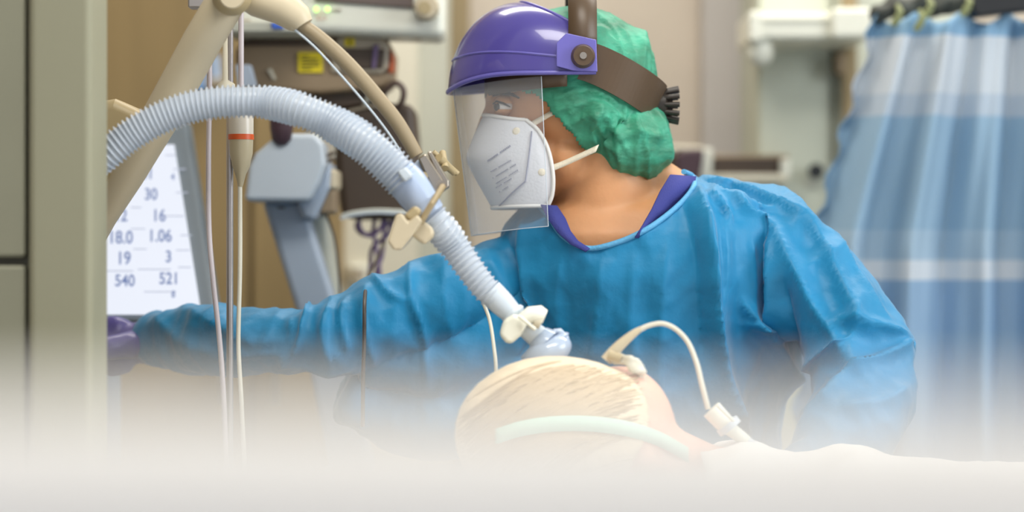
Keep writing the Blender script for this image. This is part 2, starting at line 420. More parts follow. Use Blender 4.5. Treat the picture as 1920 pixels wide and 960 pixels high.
dm = MB().prism([(1266, 300), (1268, 288), (1280, 281), (1300, 279), (1322, 279), (1312, 338), (1270, 338)], 1.05, .05).build('equipment_pouch', M['darkp'], None, False, .006)
tag(dm, 'dark plum rounded pouch hooked on the rail right behind the green cap', 'pouch')

# ---------------------------------------------------------------- curtain with its track
def curtain():
    nu, nv = 260, 70; v = []; f = []
    for j in range(nv + 1):
        t = j / nv; py = 30 + t * 1300
        for i in range(nu + 1):
            u = i / nu
            tt = min(1, max(0, (py-40)/420))
            xl = 1640 - 118 * tt - 40*min(1, max(0, (py-460)/500)); xr = 2030 + 20 * t
            uu = u
            px = xl + (xr - xl) * uu
            ph = uu * 4.6 * 2 * PI + .4*math.sin(u*5+t*2)
            am = .016 + .014 * min(t*3, 1)
            Y = .60 + am * math.sin(ph + .5*math.sin(3*t+u*4)) + .006*math.sin(2.3*ph + 2*t) + .014*math.sin(ph*.37+1)
            Y += .006 * noise.noise(Vector((u*9, t*9, 0)))
            if py < 80:                     # scalloped top between the hooks
                py2 = py + (abs(math.sin(ph*.5)) ** 2) * 22 * (80-py)/50 - 8
            else: py2 = py
            if u < .04: Y += .02 * math.sin(py/9.0) * (1-u/.04) * .3
            q = P(px, py2, .6); q.y = Y; q.x += .006*math.sin(py/14.0)*(1 if u < .02 else 0)
            v.append(q)
    n = nu + 1
    for j in range(nv):
        for i in range(nu): f.append((j*n+i, j*n+i+1, (j+1)*n+i+1, (j+1)*n+i))
    o = MB().add(v, f).build('privacy_curtain', M['curtain'])
    md = o.modifiers.new('s', 'SOLIDIFY'); md.thickness = .0015
    return tag(o, 'pleated blue privacy curtain with pale cross bands hanging at the right', 'curtain')
curtain()
tr = empty('curtain_track', P(1780, -10, .62), 'dark curtain track bunched with grey mesh above the blue curtain', 'track')
MB().prism([(1822, -8), (2060, -22), (2060, 8), (1915, 20), (1835, 30), (1824, 20)], .57, .05).build('rail', M['black'], tr, False, .004)
def lumpy(mbx, amp, sc_, vox=.004, seed=1.0):
    me = remesh(mbx, vox, 2); co, no = arrays(me); co += no * (amp * nz(co, sc_, seed))[:, None]; setco(me, co); return me
link('mesh_bundle', lumpy(ptube([(1630, 34, .62, 10), (1660, 18, .62, 20), (1720, 8, .62, 24), (1790, 6, .62, 22), (1850, 4, .62, 16)], 30, seg=14), .012, 45), M['mesh'], tr)
for i, (x, y) in enumerate(((1682, 36), (1724, 46), (1740, 22), (1812, 18))):
    a = P(x, y, .57); hk = MB().tube([a+Vector((0, 0, .02)), a+Vector((.004, -.006, .01)), a, a+Vector((-.005, .004, -.008))], [.003, .005, .006, .004], 10).build('curtain_hook', M['hook'])
    tag(hk, ['olive hook at the far left pleat of the blue curtain', 'dark-green tinged hook in the second pleat of the curtain',
             'hook just right of the second pleat, under the mesh bundle', 'hook at the flat middle section of the curtain top'][i], 'hook', 'hooks along the curtain top')
    if i == 1 or i == 0: pass

# ---------------------------------------------------------------- monitor on its shelf
SH = 0.42
pm = empty('patient_monitor', P(640, 30, .8), 'off-white patient monitor with a dark screen and a round knob, top of the picture', 'monitor')
MB().prism([(437, -140), (836, -120), (834, 70), (560, 58), (437, 60)], .78, .12).build('housing', M['plast'], pm, False, .012)
MB().prism([(590, -120), (776, -110), (775, 15), (590, 2)], .774, .01).build('screen', M['scr_off'], pm, False, .002)
kn = P(800, 16, .775)
MB().tube([kn, kn+Vector((0, -.018, 0)), kn+Vector((0, -.03, 0))], [.017, .016, .014], 24).build('knob', M['plast2'], pm)
MB().tube([kn+Vector((-.002, -.028, -.002)), kn+Vector((-.002, -.033, -.002))], [.009, .008], 20).build('knob_cap', M['plast3'], pm)
for x in (593, 614):
    MB().ell(P(x, 17, .772), (.0026, .002, .0034)).build('led', M['green_led'], pm)
MB().pbox(622, 17, 640, 20, .776, .002).build('printed_word', M['taupel'], pm, False)
tri = P(603, 30, .776)
MB().tube([tri+Vector((-.006, 0, -.004)), tri+Vector((0, 0, .006)), tri+Vector((.006, 0, -.004)), tri+Vector((-.006, 0, -.004))], .0006, 6).build('alarm_triangle', M['orange'], pm)
MB().tube([P(793, 66, .83), P(793, 74, .83)], [.016, .013], 20).build('foot', M['taupe'], pm)
MB().pbox(437, 36, 470, 46, .772, .02).build('side_rail', M['taupel'], pm, False, .002)
sh = empty('instrument_shelf', P(470, 55, .8), 'narrow grey shelf edge beneath the monitor, behind the cream sleeve', 'shelf')
MB().pbox(420, 40, 560, 60, .74, .14).build('tray', M['paleg'], sh, False, .003)
MB().pbox(425, 22, 520, 36, .80, .1).build('lower_bar', M['taupel'], sh, False, .003)
bl = MB().pbox(508, 40, 532, 54, .735, .03).build('clip', M['blue_l'], sh, False, .003)

# taupe module rack
mr = empty('module_rack', P(600, 120, .85), 'taupe device box with yellow labels and an open compartment under the monitor', 'device')
MB().prism([(478, 66), (700, 64), (728, 74), (738, 96), (735, 150), (720, 165), (600, 176), (470, 168), (440, 140), (440, 90)], .84, .14).build('casing', M['taupe'], mr, False, .01)
MB().prism([(632, 68), (716, 70), (728, 82), (730, 128), (714, 138), (618, 136)], .833, .02).build('compartment_frame', M['taupel'], mr, False, .004)
MB().prism([(638, 90), (722, 92), (718, 128), (640, 130)], .829, .01).build('compartment', M['dark'], mr, False, .002)
MB().prism([(700, 84), (710, 84), (704, 128), (697, 128)], .826, .006).build('divider', M['purple'], mr, False, .001)
MB().prism([(733, 92), (739, 104), (738, 134), (728, 138)], .832, .05).build('side_tab', M['orange'], mr, False, .002)
lb = MB().pbox(559, 98, 605, 136, .836, .005).build('warning_label', M['yellow'], mr, False)
for i, wd in enumerate((14, 30, 34, 34, 20)):
    MB().pbox(565, 104+i*6, 565+wd, 106.5+i*6, .8352, .001).build('print_line', M['blackp'], lb, False)
l2 = MB().pbox(646, 72, 665, 87, .831, .004).build('yellow_tag', M['yellow'], mr, False)
MB().pbox(654, 75, 658, 84, .8305, .001).build('print_mark', M['blackp'], l2, False)
MB().prism([(500, 130), (508, 128), (518, 148), (512, 150)], .836, .006).build('latch', M['cream'], mr, False, .001)
MB().pbox(452, 74, 632, 86, .836, .006).build('upper_groove', M['dark'], mr, False, .002)
MB().prism([(470, 166), (722, 160), (700, 196), (640, 204), (520, 200), (480, 190)], .86, .12).build('underside', M['dark'], mr, False, .006)
cl = ptube([(716, 190, .86), (724, 168, .84), (742, 156, .83), (756, 168, .83), (754, 190, .84), (742, 205, .86)], 40, S(6, .84), 12).build('coiled_cable', M['cable'])
tag(cl, 'short brown-grey cable loop sticking up right of the taupe device', 'cable')
c2 = ptube([(684, 196, .84), (692, 182, .82), (706, 182, .82), (722, 196, .84)], 24, S(4, .83), 10).build('cable_loop', M['plast'])
tag(c2, 'pale cable bend between the taupe device and the dark case', 'cable')

# dark case with the cables below
SH = 0.36
dk = empty('dark_case', P(705, 310, .8), 'dark brown equipment case with a dotted pale lower rim', 'case')
MB().prism([(640, 205), (700, 192), (776, 194), (782, 260), (784, 320), (776, 404), (745, 412), (640, 410), (626, 300)], .80, .14).build('body', M['dark'], dk, False, .012)
rim = [(640, 404), (664, 398), (700, 394), (740, 395), (772, 398)]
ptube([(x, y, .79) for x, y in rim], 40, S(2.6, .79), 8).build('rim', M['plast'], dk)
dots = MB()
for q in spline([tuple(P(x, y+5, .786)) for x, y in rim], 26): dots.ell(q, (.0022, .0018, .0022), seg=8, rings=6)
dots.build('rim_rivets', M['coolw'], dk)
dots = MB()
for q in spline([tuple(P(x, y, .795)) for x, y in ((655, 208), (690, 200), (720, 197))], 14): dots.ell(q, (.002, .002, .002), seg=8, rings=6)
dots.build('top_rivets', M['taupel'], dk)
for i, pp in enumerate(([(672, 404), (676, 430), (692, 442), (712, 430), (722, 402)], [(708, 400), (700, 430), (708, 480), (712, 530), (700, 600)],
                        [(726, 400), (720, 440), (716, 480), (704, 520), (706, 600)], [(740, 402), (728, 440), (700, 462), (694, 500), (690, 600)],
                        [(682, 404), (668, 424), (684, 440), (716, 428), (752, 406)])):
    c = ptube([(x, y, .82+.012*i) for x, y in pp], 40, S(4.2, .8), 10).build('hanging_cable', M['purple'])
    tag(c, ['purple cable making the left U-shaped loop under the dark case', 'purple cable dropping nearly straight from under the dark case',
            'purple cable dropping down on the right of the bundle', 'purple cable crossing diagonally over the bundle under the dark case',
            'purple cable making the wider right loop under the dark case'][i], 'cable', 'purple cables under the dark case')
SH = 0.0
dc = ptube([(722, 452, .36), (704, 492, .25), (690, 520, .15), (684, 560, -.14), (683, 640, -.17), (681, 700, -.18), (680, 800, -.18)], 60, .0022, 8).build('thin_cable', M['dcable'])
tag(dc, 'thin dark cable hanging in front of the blue sleeve', 'cable')
SH = 0.0
so = empty('wall_socket', P(672, 515, 1.29), 'small pale wall socket on the cream panel left of the purple cables', 'socket')
MB().pbox(655, 496, 690, 534, 1.285, .015).build('plate', M['plast'], so, False, .004)
MB().pbox(655, 500, 662, 530, 1.28, .02).build('edge_clip', M['tan'], so, False, .002)
ft = MB().tube([P(672, 515, 1.284), P(672, 515, 1.29)], .012, 20).build('outlet', M['taupel'], so)

# swivel arm of the ventilator stand
SH = 0.33
va = empty('ventilator_stand', (P(560, 0, .65).x, .32, 0), 'cool grey ventilator stand arm with a white swivel head behind the hose', 'stand')
MB().prism([(490, 376), (570, 376), (640, 600), (700, 900), (620, 900), (560, 600)], .66, .09).build('arm', M['coolp'], va, False, .01)
MB().prism([(562, 392), (612, 400), (640, 560), (664, 700), (620, 700)], .70, .06).build('rear_arm', M['paleg'], va, False, .01)
MB().prism([(466, 312), (478, 288), (508, 262), (540, 250), (590, 250), (606, 270), (610, 310), (598, 345), (580, 378), (458, 377)], .60, .14).build('swivel_head', M['coolw'], va, False, .007)
MB().prism([(554, 378), (596, 340), (622, 300), (618, 352), (590, 415), (566, 410)], .63, .1).build('swivel_cheek', M['coolp'], va, False, .01)
MB().tube([P(598, 250, .70), P(598, 300, .70)], [S(28, .7), S(30, .7)], 28).build('collar', M['plast'], va)
for yy, x0, x1 in ((292, 556, 626), (303, 566, 626)):
    ptube([(x0, yy-6, .645), (590, yy+6, .63), (x1, yy-5, .655)], 20, .0025, 8).build('collar_groove', M['dark'], va)
MB().pbox(590, 316, 632, 356, .64, .09).build('block', M['plast2'], va, False, .006)
MB().prism([(598, 356), (630, 354), (628, 400), (598, 402)], .645, .08).build('dark_block', M['taupe'], va, False, .005)
MB().tube([P(528, 200, .60), P(528, 240, .60), P(528, 262, .60), P(528, 273, .60)], [S(27), S(27), S(22), S(9)], 28).build('pivot_boot', M['darkp'], va)
MB().pbox(520, 388, 534, 391, .658, .004).build('slot_mark', M['dark'], va, False)
ptube([(612, 400, .69), (628, 450, .69), (636, 520, .69), (640, 620, .7)], 30, .0016, 8).build('cable', M['dcable'], va)
MB().pbox(604, 250, 624, 300, .68, .06).build('side_bracket', M['taupel'], va, False, .004)
MB().tube([(P(650, 0, .72).x, .39, .08), (P(650, 0, .72).x, .39, P(650, 880, .72).z)], .03, 24).build('column', M['coolp'], va)
MB().box((P(650, 0, .72).x-.16, .24, 0), (P(650, 0, .72).x+.25, .56, .09)).build('base', M['coolp'], va, False, .02)
MB().tube([P(600, 262, .72), P(600, 206, .74)], .02, 16).build('upper_neck', M['taupel'], va)

SH = 0.0
# ---------------------------------------------------------------- lit ventilator screen at left
vs = empty('ventilator_screen', P(270, 600, .3), 'tall lit white ventilator screen with numeric readings behind the gloved hand', 'screen')
MB().prism([(150, 222), (352, 226), (412, 606), (110, 606)], [.32, .32, .18, .18], .05).build('bezel', M['bezel'], vs, False, .008)
sq = MB().prism([(160, 271), (326, 271), (377, 590), (130, 590)], [.298, .298, .182, .182], .006).build('display', M['screen'], vs, False)
def scY(py): return .298 + (.182-.298)*(py-271)/319 - .003
for s, x, y, sz in (('41', 276, 326, 24), ('4', 324, 332, 14), ('30', 283, 365, 24), ('12', 226, 405, 25), ('16', 298, 405, 25), ('18.0', 226, 446, 26), ('1.06', 300, 443, 25),
                    ('19', 232, 485, 26), ('3', 316, 482, 24), ('540', 234, 527, 24), ('521', 317, 523, 24), ('8', 325, 552, 14)):
    text('reading', s, x, y, scY(y)-.002, S(sz, .3)*1.25, M['digits'], sq)
for x0, x1, y in ((245, 265, 388), (245, 272, 428), (250, 275, 466), (195, 250, 507), (258, 320, 504), (300, 345, 404), (325, 348, 316), (330, 356, 468), (334, 358, 500), (270, 330, 546), (310, 330, 290), (330, 352, 360), (338, 360, 440)):
    MB().pbox(x0, y, x1, y+2, scY(y)-.001, .001).build('grid_line', M['faint'], sq, False)
MB().tube([(P(230, 0, .4).x, .24, .05), (P(230, 0, .4).x, .24, P(230, 590, .24).z)], .022, 20).build('stem', M['coolp'], vs)
MB().box((P(230, 0, .4).x-.2, .10, 0), (P(230, 0, .4).x+.1, .40, .06)).build('foot', M['coolp'], vs, False, .02)
# papers and blue cards behind the drip lines
pp_ = empty('paper_notes', P(392, 140, 1.2), 'pale blue paper notes fixed on the wardrobe left of the taupe device', 'papers')
MB().prism([(384, 100), (412, 104), (416, 150), (378, 146)], 1.21, .004).build('sheet', M['paper'], pp_, False)
for i in range(5): MB().pbox(382+i, 108+i*8, 396+i, 111+i*8, 1.205, .002).build('print_line', M['dark'], pp_, False)
MB().pbox(376, 146, 420, 160, 1.2, .03).build('holder', M['taupel'], pp_, False, .002)
bc = MB().prism([(340, 168), (362, 134), (376, 136), (384, 170)], 1.19, .04).build('blue_card', M['bluec'], None, False, .002)
tag(bc, 'sky blue card leaning just right of the cream support arm', 'card')
bc2 = MB().prism([(441, 121), (470, 121), (481, 162), (446, 164)], .34, .02).build('blue_card', M['coolp'], None, False, .002)
tag(bc2, 'pale blue card behind the drip spike above the hose arch', 'card')

# ---------------------------------------------------------------- infusion pole and lines
ip = empty('infusion_pole', (P(431, 0, -.12).x, -.12, 0), 'steel infusion pole standing left of the drip chamber', 'pole')
bx = P(431, 0, -.12)
MB().tube([(bx.x, -.12, .05), (bx.x, -.12, 2.1)], S(6.5, -.12), 18).build('rod', M['pole'], ip)
for a in range(5):
    t = a*2*PI/5+.3; MB().tube([(bx.x, -.12, .06), (bx.x+.24*math.cos(t), -.12+.16*math.sin(t), .03)], .012, 12).build('leg', M['pole'], ip)
MB().tube([(bx.x-.1, -.12, 2.1), (bx.x+.1, -.12, 2.1)], .005, 10).build('hook_bar', M['pole'], ip)
MB().tube([P(424, 60, -.12), P(424, 150, -.12), P(424, 158, -.12), P(424, 176, -.12)], [S(6), S(7), S(16), S(17)], 20).build('slide_clamp', M['cream'], ip)
il = ptube([(393, -200, -.14), (393, 130, -.14), (391, 300, -.14), (392, 430, -.14), (400, 530, -.15), (410, 620, -.16), (418, 720, -.17), (424, 860, -.17), (440, 1300, -.15), (470, 1700, -.12)], 80, S(5, -.14), 12).build('infusion_line', M['line'])
tag(il, 'milky infusion line left of the steel pole, curving right at its bottom', 'tubing')
dr = empty('drip_chamber', P(452, 260, -.13), 'drip chamber with a red-orange ring hanging right of the steel pole', 'drip chamber')
cx = 452
MB().tube([P(cx, -200, -.13), P(cx, 150, -.13), P(cx, 205, -.13)], [S(5), S(5), S(6)], 14).build('upper_line', M['line'], dr)
MB().tube([P(cx, 205, -.13), P(cx, 220, -.13), P(cx, 252, -.13)], [S(18), S(22.5), S(22.5)], 28).build('upper_chamber', M['chamber'], dr)
MB().tube([P(cx, 252, -.13), P(cx, 262, -.13)], [S(23.2)]*2, 28).build('ring', M['redring'], dr)
MB().tube([P(cx, 262, -.13), P(cx, 288, -.13), P(cx, 300, -.13), P(cx, 312, -.13), P(cx-1, 326, -.13), P(cx-1, 344, -.13), P(cx-2, 350, -.13)], [S(22), S(21), S(18), S(16), S(10), S(5.5), S(4.5)], 28).build('lower_chamber', M['liquid'], dr)
ptube([(cx-2, 348, -.13), (450, 500, -.13), (447, 640, -.14), (452, 740, -.16), (458, 860, -.16), (480, 1300, -.15), (500, 1700, -.12)], 50, S(4.2, -.13), 12).build('lower_line', M['line2'], dr)

# ---------------------------------------------------------------- cream support arm with gooseneck and clamp
sa = empty('support_arm', P(435, 0, -.25), 'cream jointed support arm with a tan gooseneck holding the breathing hose', 'support arm')
AY = -.25
MB().tube([P(446, -30, AY), P(412, 22, AY), P(380, 76, AY+.01), P(300, 222, AY+.03), P(240, 330, AY+.05), P(150, 480, AY+.08)],
          [S(32), S(34), S(34), S(33), S(28), S(20)], 32).build('lower_tube', M['plast2'], sa)
MB().tube([P(435, -8, AY-.06), P(435, -8, AY-.045), P(435, -8, AY+.05), P(435, -8, AY+.06)], [S(24), S(34), S(34), S(26)], 36).build('joint', M['plast3'], sa)
MB().tube([P(435, -8, AY-.065), P(435, -8, AY-.06)], [S(20), S(22)], 30).build('joint_cap', M['plast2'], sa)
MB().tube([P(440, -40, AY), P(490, -2, AY), P(530, 14, AY), P(560, 36, AY), P(568, 48, AY)], [S(38), S(34), S(31), S(26), S(19)], 32).build('sleeve', M['plast2'], sa)
ptube([(560, 42, AY, 13), (600, 72, AY, 14), (650, 118, AY, 14.5), (700, 174, AY, 14.5), (745, 230, AY, 14), (782, 292, AY, 13)], 60, seg=20).build('gooseneck', M['goose'], sa)
ptube([(548, 52, AY-.005, 2.2), (590, 88, AY-.005, 2.2), (640, 142, AY-.005, 2.2), (690, 200, AY-.005, 2.2), (730, 252, AY-.005, 2.2), (764, 306, AY-.005, 2.2)], 50, seg=8).build('pull_wire', M['coolw'], sa)
MB().prism([(214, 184), (268, 208), (282, 268), (186, 440), (150, 500), (80, 470), (120, 200)], AY+.06, .08).build('fairing', M['plast3'], sa, False, .012)
MB().pbox(352, -30, 384, 14, AY+.1, .03).build('top_bracket', M['pole'], sa, False, .002)
cp = MB()
cp.prism([(783, 296), (798, 287), (836, 345), (836, 356), (820, 364), (812, 360)], AY-.02, .035)
cp.build('clamp_plate', M['metal'], sa, False, .003)
MB().prism([(800, 285), (808, 282), (842, 338), (842, 352), (832, 356)], AY-.015, .035).build('clamp_plate', M['metal'], sa, False, .003)
MB().tube([P(826, 346, AY-.03), P(826, 346, AY+.03)], S(8), 20).build('clamp_screw', M['metal'], sa)
MB().tube([P(795, 330, AY-.02), P(795, 330, AY+.03)], S(7), 20).build('clamp_pin', M['plast3'], sa)
wn = MB(); wn.tube([P(822, 296, AY+.03), P(852, 324, AY+.05)], [S(9), S(6)], 14); wn.tube([P(834, 316, AY+.03), P(830, 286, AY+.05)], [S(7), S(6)], 14); wn.tube([P(812, 285, AY+.04), P(858, 326, AY+.05)], S(5), 12)
wn.build('wing_nut', M['plast3'], sa)
MB().prism([(772, 312), (784, 298), (818, 362), (806, 378), (796, 372)], AY-.01, .02).build('clamp_back', M['coolp'], sa, False, .002)
MB().tube([P(830, 350, AY-.05), P(808, 385, AY-.105), P(788, 418, AY-.105)], S(5.5), 14).build('hanger_rod', M['tan'], sa)
th = empty('hose_clip', P(765, 430, AY-.03), 'two-jawed cream plastic clip below the steel clamp', 'clip')
MB().prism([(742, 402), (752, 398), (765, 416), (782, 402), (792, 414), (770, 446), (752, 468), (738, 470), (726, 452), (732, 434)], AY-.12, .05).build('jaw', M['plast2'], th, False, .008)
MB().prism([(784, 410), (800, 418), (812, 428), (814, 442), (796, 460), (784, 452), (770, 440)], AY-.10, .04).build('jaw', M['plast2'], th, False, .008)
MB().prism([(756, 404), (778, 384), (792, 396), (772, 418)], AY-.115, .03).build('hinge', M['plast3'], th, False, .004)

# ---------------------------------------------------------------- corrugated breathing hoses
def corrugated(pp, pitch, amp, n_per=8, seg=28):
    pts0, rr0 = ppath(pp, 300)
    L = sum((pts0[i+1]-pts0[i]).length for i in range(299)); rings = int(L/pitch); n = rings*n_per
    pts, rr = ppath(pp, n)
    rs = []
    for i in range(n):
        t = (i % n_per)/n_per; w_ = max(0, math.cos(2*PI*t)); rs.append(rr[i] * (1 + amp * (w_**0.7*2 - 1)))
    return MB().tube(pts, rs, seg)
HY = -.30
bh = empty('breathing_hose', P(450, 190, HY), 'wide pale blue corrugated breathing hose arching over the screen', 'hose')
corrugated([(60, 420, HY+.02, 30), (130, 345, HY+.01, 30), (200, 288, HY, 30), (250, 250, HY, 30), (300, 222, HY, 30), (350, 203, HY, 30), (400, 193, HY, 29.5), (450, 190, HY, 29.5),
            (500, 192, HY, 30), (560, 205, HY-.01, 32), (620, 230, HY-.01, 33), (680, 266, HY-.02, 35), (728, 308, HY-.02, 36), (762, 345, HY-.02, 35)],
           .0052, .09).build('corrugation', M['hose'], bh)
MB().tube(*(lambda q: (q[0], q[1]))(ppath([(748, 328, HY-.02, 35), (765, 345, HY-.02, 36), (785, 372, HY-.02, 34), (806, 402, HY-.02, 30)], 20)), 28).build('cuff', M['hose2'], bh)
MB().prism([(744, 322), (760, 312), (776, 330), (758, 342)], HY-.05, .012).build('cuff_tab', M['coolw'], bh, False, .003)
ph = empty('patient_hose', P(870, 470, HY), 'narrower ribbed hose running from the clamp down to the patient', 'hose')
corrugated([(796, 392, HY-.01, 30), (820, 420, HY-.01, 30), (850, 458, HY, 29), (880, 502, HY, 27), (905, 535, HY, 26), (928, 560, HY, 24)], .0064, .08).build('corrugation', M['hose'], ph)
MB().tube(*ppath([(918, 546, HY, 25), (940, 568, HY, 24), (962, 590, HY, 20)], 14), 26).build('cuff', M['coolw'], ph)
MB().tube(*ppath([(958, 582, HY, 21), (962, 588, HY, 24), (966, 593, HY, 21)], 8), 26).build('cuff_collar', M['coolw'], ph)

sw = empty('swivel_connector', P(985, 612, HY), 'white plastic swivel connector between the ribbed hose and the round filter', 'connector')
MB().tube([P(955, 584, HY), P(985, 612, HY), P(1012, 634, HY)], [S(18), S(18), S(20)], 24).build('body', M['coolw'], sw)
MB().prism([(944, 600), (962, 590), (982, 592), (990, 606), (976, 630), (958, 646), (948, 642), (936, 628)], HY-.03, .04).build('wing', M['plast'], sw, False, .006)
MB().tube([P(975, 602, HY-.02), P(994, 590, HY-.02), P(1012, 590, HY-.015), P(1022, 594, HY-.015)], [S(10), S(14), S(16), S(12)], 22).build('side_port', M['plast'], sw)
MB().tube([P(1004, 598, HY-.015), P(1016, 604, HY-.015)], [S(16), S(13)], 20).build('port_cap', M['cream'], sw)
MB().tube([P(972, 592, HY-.035), P(1004, 618, HY-.035)], S(3), 10).build('ridge', M['plast'], sw)
fl = empty('breathing_filter', P(1030, 655, HY), 'round pale blue breathing filter just above the patient hair', 'filter')
R = Matrix.Rotation(math.radians(-28), 3, 'Y')
MB().ell(P(1026, 662, HY), (S(50, HY), S(44, HY), S(30, HY)), R, 36, 22).build('shell', M['filt'], fl)
MB().ell(P(1022, 648, HY+.005), (S(51, HY), S(40, HY), S(12, HY)), R, 36, 14).build('rim', M['filt'], fl)
MB().tube([P(1038, 622, HY), P(1048, 622, HY), P(1060, 634, HY), P(1066, 652, HY)], [S(5), S(7), S(7), S(5)], 18).build('lip', M['filt'], fl)
MB().tube([P(1008, 628, HY), P(1020, 642, HY)], [S(20), S(30)], 24).build('neck', M['filt'], fl)

# thin tube behind
tt_ = ptube([(905, 565, -.2), (918, 600, -.2), (926, 650, -.22), (930, 700, -.25), (925, 800, -.3)], 30, S(3.6, -.2), 10).build('sampling_line', M['line2'])
tag(tt_, 'thin cream sampling line hanging left of the white connector', 'tubing')
CY = -.36
fc = empty('feeding_tube', P(1240, 607, CY), 'thin cream tube arching above the patient forehead', 'tubing')
ptube([(1180, 634, CY, 6), (1200, 618, CY, 5), (1222, 609, CY, 4.6), (1244, 607, CY, 4.6), (1268, 618, CY, 4.6), (1290, 642, CY, 4.6), (1306, 680, CY, 4.8), (1316, 720, CY, 5), (1328, 766, CY, 5)], 60, seg=14).build('line', M['line2'], fc)
ptube([(1136, 676, CY, 11), (1150, 660, CY, 11), (1168, 642, CY, 9.5), (1190, 624, CY, 7), (1206, 614, CY, 4)], 30, seg=18).build('tapered_end', M['plast2'], fc)
MB().tube([P(1140, 664, CY-.01), P(1164, 672, CY-.01)], [S(8), S(8)], 14).build('stopper', M['plast3'], fc)
ec = empty('tube_fixation', P(1190, 690, CY-.02), 'crinkled pale yellow tape fixation at the patient temple', 'tape')
me = lumpy(ptube([(1150, 672, CY, 8), (1180, 676, CY-.01, 12), (1200, 692, CY-.01, 12), (1204, 716, CY, 8)], 20, seg=12), .006, 120, .002)
link('crumpled_tape', me, M['line2'], ec)
cn = empty('tube_connector', P(1380, 800, CY), 'clear white line connector lying on the sheet right of the head', 'connector')
def seg_px(a, b, ra, rb, Y=CY): return MB().tube([P(*a, Y), P(*b, Y)], [S(ra), S(rb)], 20)
seg_px((1334, 766), (1366, 800), 17, 16).build('barrel', M['plast'], cn)
seg_px((1362, 792), (1370, 802), 21, 21).build('flange', M['coolw'], cn)
seg_px((1366, 800), (1400, 826), 12, 10).build('neck', M['plast'], cn)
seg_px((1398, 822), (1436, 850), 8, 5).build('tip', M['coolw'], cn)
seg_px((1345, 758), (1376, 788), 3, 3, CY-.02).build('ridge', M['plast'], cn)

# ---------------------------------------------------------------- nurse
nz_root = empty('nurse', (P(1200, 0, 0).x, 0.05, 0), 'nurse in a blue isolation gown, green cap, mask and face shield reaching left', 'person')
def loft(mb, secs, seg=40):              # horizontal ellipses: (px, py, Y, rx px, ry m)
    n = len(secs); v = []; f = []
    for (px, py, Y, rx, ry) in secs:
        c = P(px, py, Y); r = S(rx, Y)
        for j in range(seg):
            a = 2*PI*j/seg; ca, sa_ = math.cos(a), math.sin(a)
            v.append((c.x + r*math.copysign(abs(ca)**.85, ca), c.y + ry*math.copysign(abs(sa_)**.85, sa_), c.z))
    for i in range(n-1):
        for j in range(seg): k = (j+1) % seg; f.append((i*seg+j, i*seg+k, (i+1)*seg+k, (i+1)*seg+j))
    f.append(tuple(reversed(range(seg)))); f.append(tuple(range((n-1)*seg, n*seg)))
    mb.add(v, f)
def body_shape(mb, g, gown=True):
    """torso and arms; g = inflation in pixels"""
    secs = [(1200, 352, .03, 82+g, .060+g/1600), (1205, 366, .03, 170+g, .075+g/1600), (1208, 392, .02, 226+g, .095+g/1600), (1206, 440, .02, 258+g, .115+g/1600),
            (1208, 520, .03, 262+g, .125+g/1600), (1215, 640, .05, 246+g, .125+g/1600), (1225, 800, .07, 232+g, .125+g/1600), (1235, 1100, .08, 240+g, .130+g/1600)]
    secs.append((1235, 1500 if gown else 1450, .08, (285 if gown else 200)+g, .16 if gown else .12))
    if gown: secs.append((1235, 1900, .08, 300+g, .17))
    loft(mb, secs)
    def A(pp, n=24):
        pts, rr = ppath([(a, b, c, d+g) for a, b, c, d in pp], n); mb.tube(pts, rr, 28)
    # right arm, reaching to the left of the picture
    A([(1040, 474, .01, 62), (960, 513, 0, 70), (860, 548, -.02, 72), (760, 590, -.03, 74), (680, 615, -.04, 70), (610, 640, -.05, 62)])
    A([(630, 640, -.05, 60), (560, 642, -.04, 57), (480, 638, -.02, 55), (400, 642, .02, 52), (330, 640, .06, 46), (285, 638, .09, 38)])
    if gown:
        A([(1000, 560, .02, 100), (920, 620, .01, 92), (850, 660, 0, 84), (780, 668, -.01, 70), (690, 660, -.02, 56)])
        A([(1010, 640, .03, 100), (930, 730, .02, 90), (850, 780, .02, 84), (750, 770, .02, 66), (650, 740, .0, 46)])
    # left arm, elbow out at the right, forearm forward to the bed
    A([(1340, 420, .01, 62), (1420, 440, 0, 74), (1480, 500, -.02, 82), (1540, 570, -.04, 86), (1600, 640, -.06, 84), (1622, 680, -.07, 80)])
    A([(1618, 670, -.07, 80), (1620, 740, -.09, 82), (1590, 810, -.13, 72), (1530, 870, -.17, 56), (1470, 905, -.20, 42)])
    for q in ((1330, 400, .01, 60), (1400, 418, 0, 62)): mb.ell(P(q[0], q[1], q[2]), (S(q[3]+g), S(q[3]+g)*.9, S(q[3]*.9+g)))

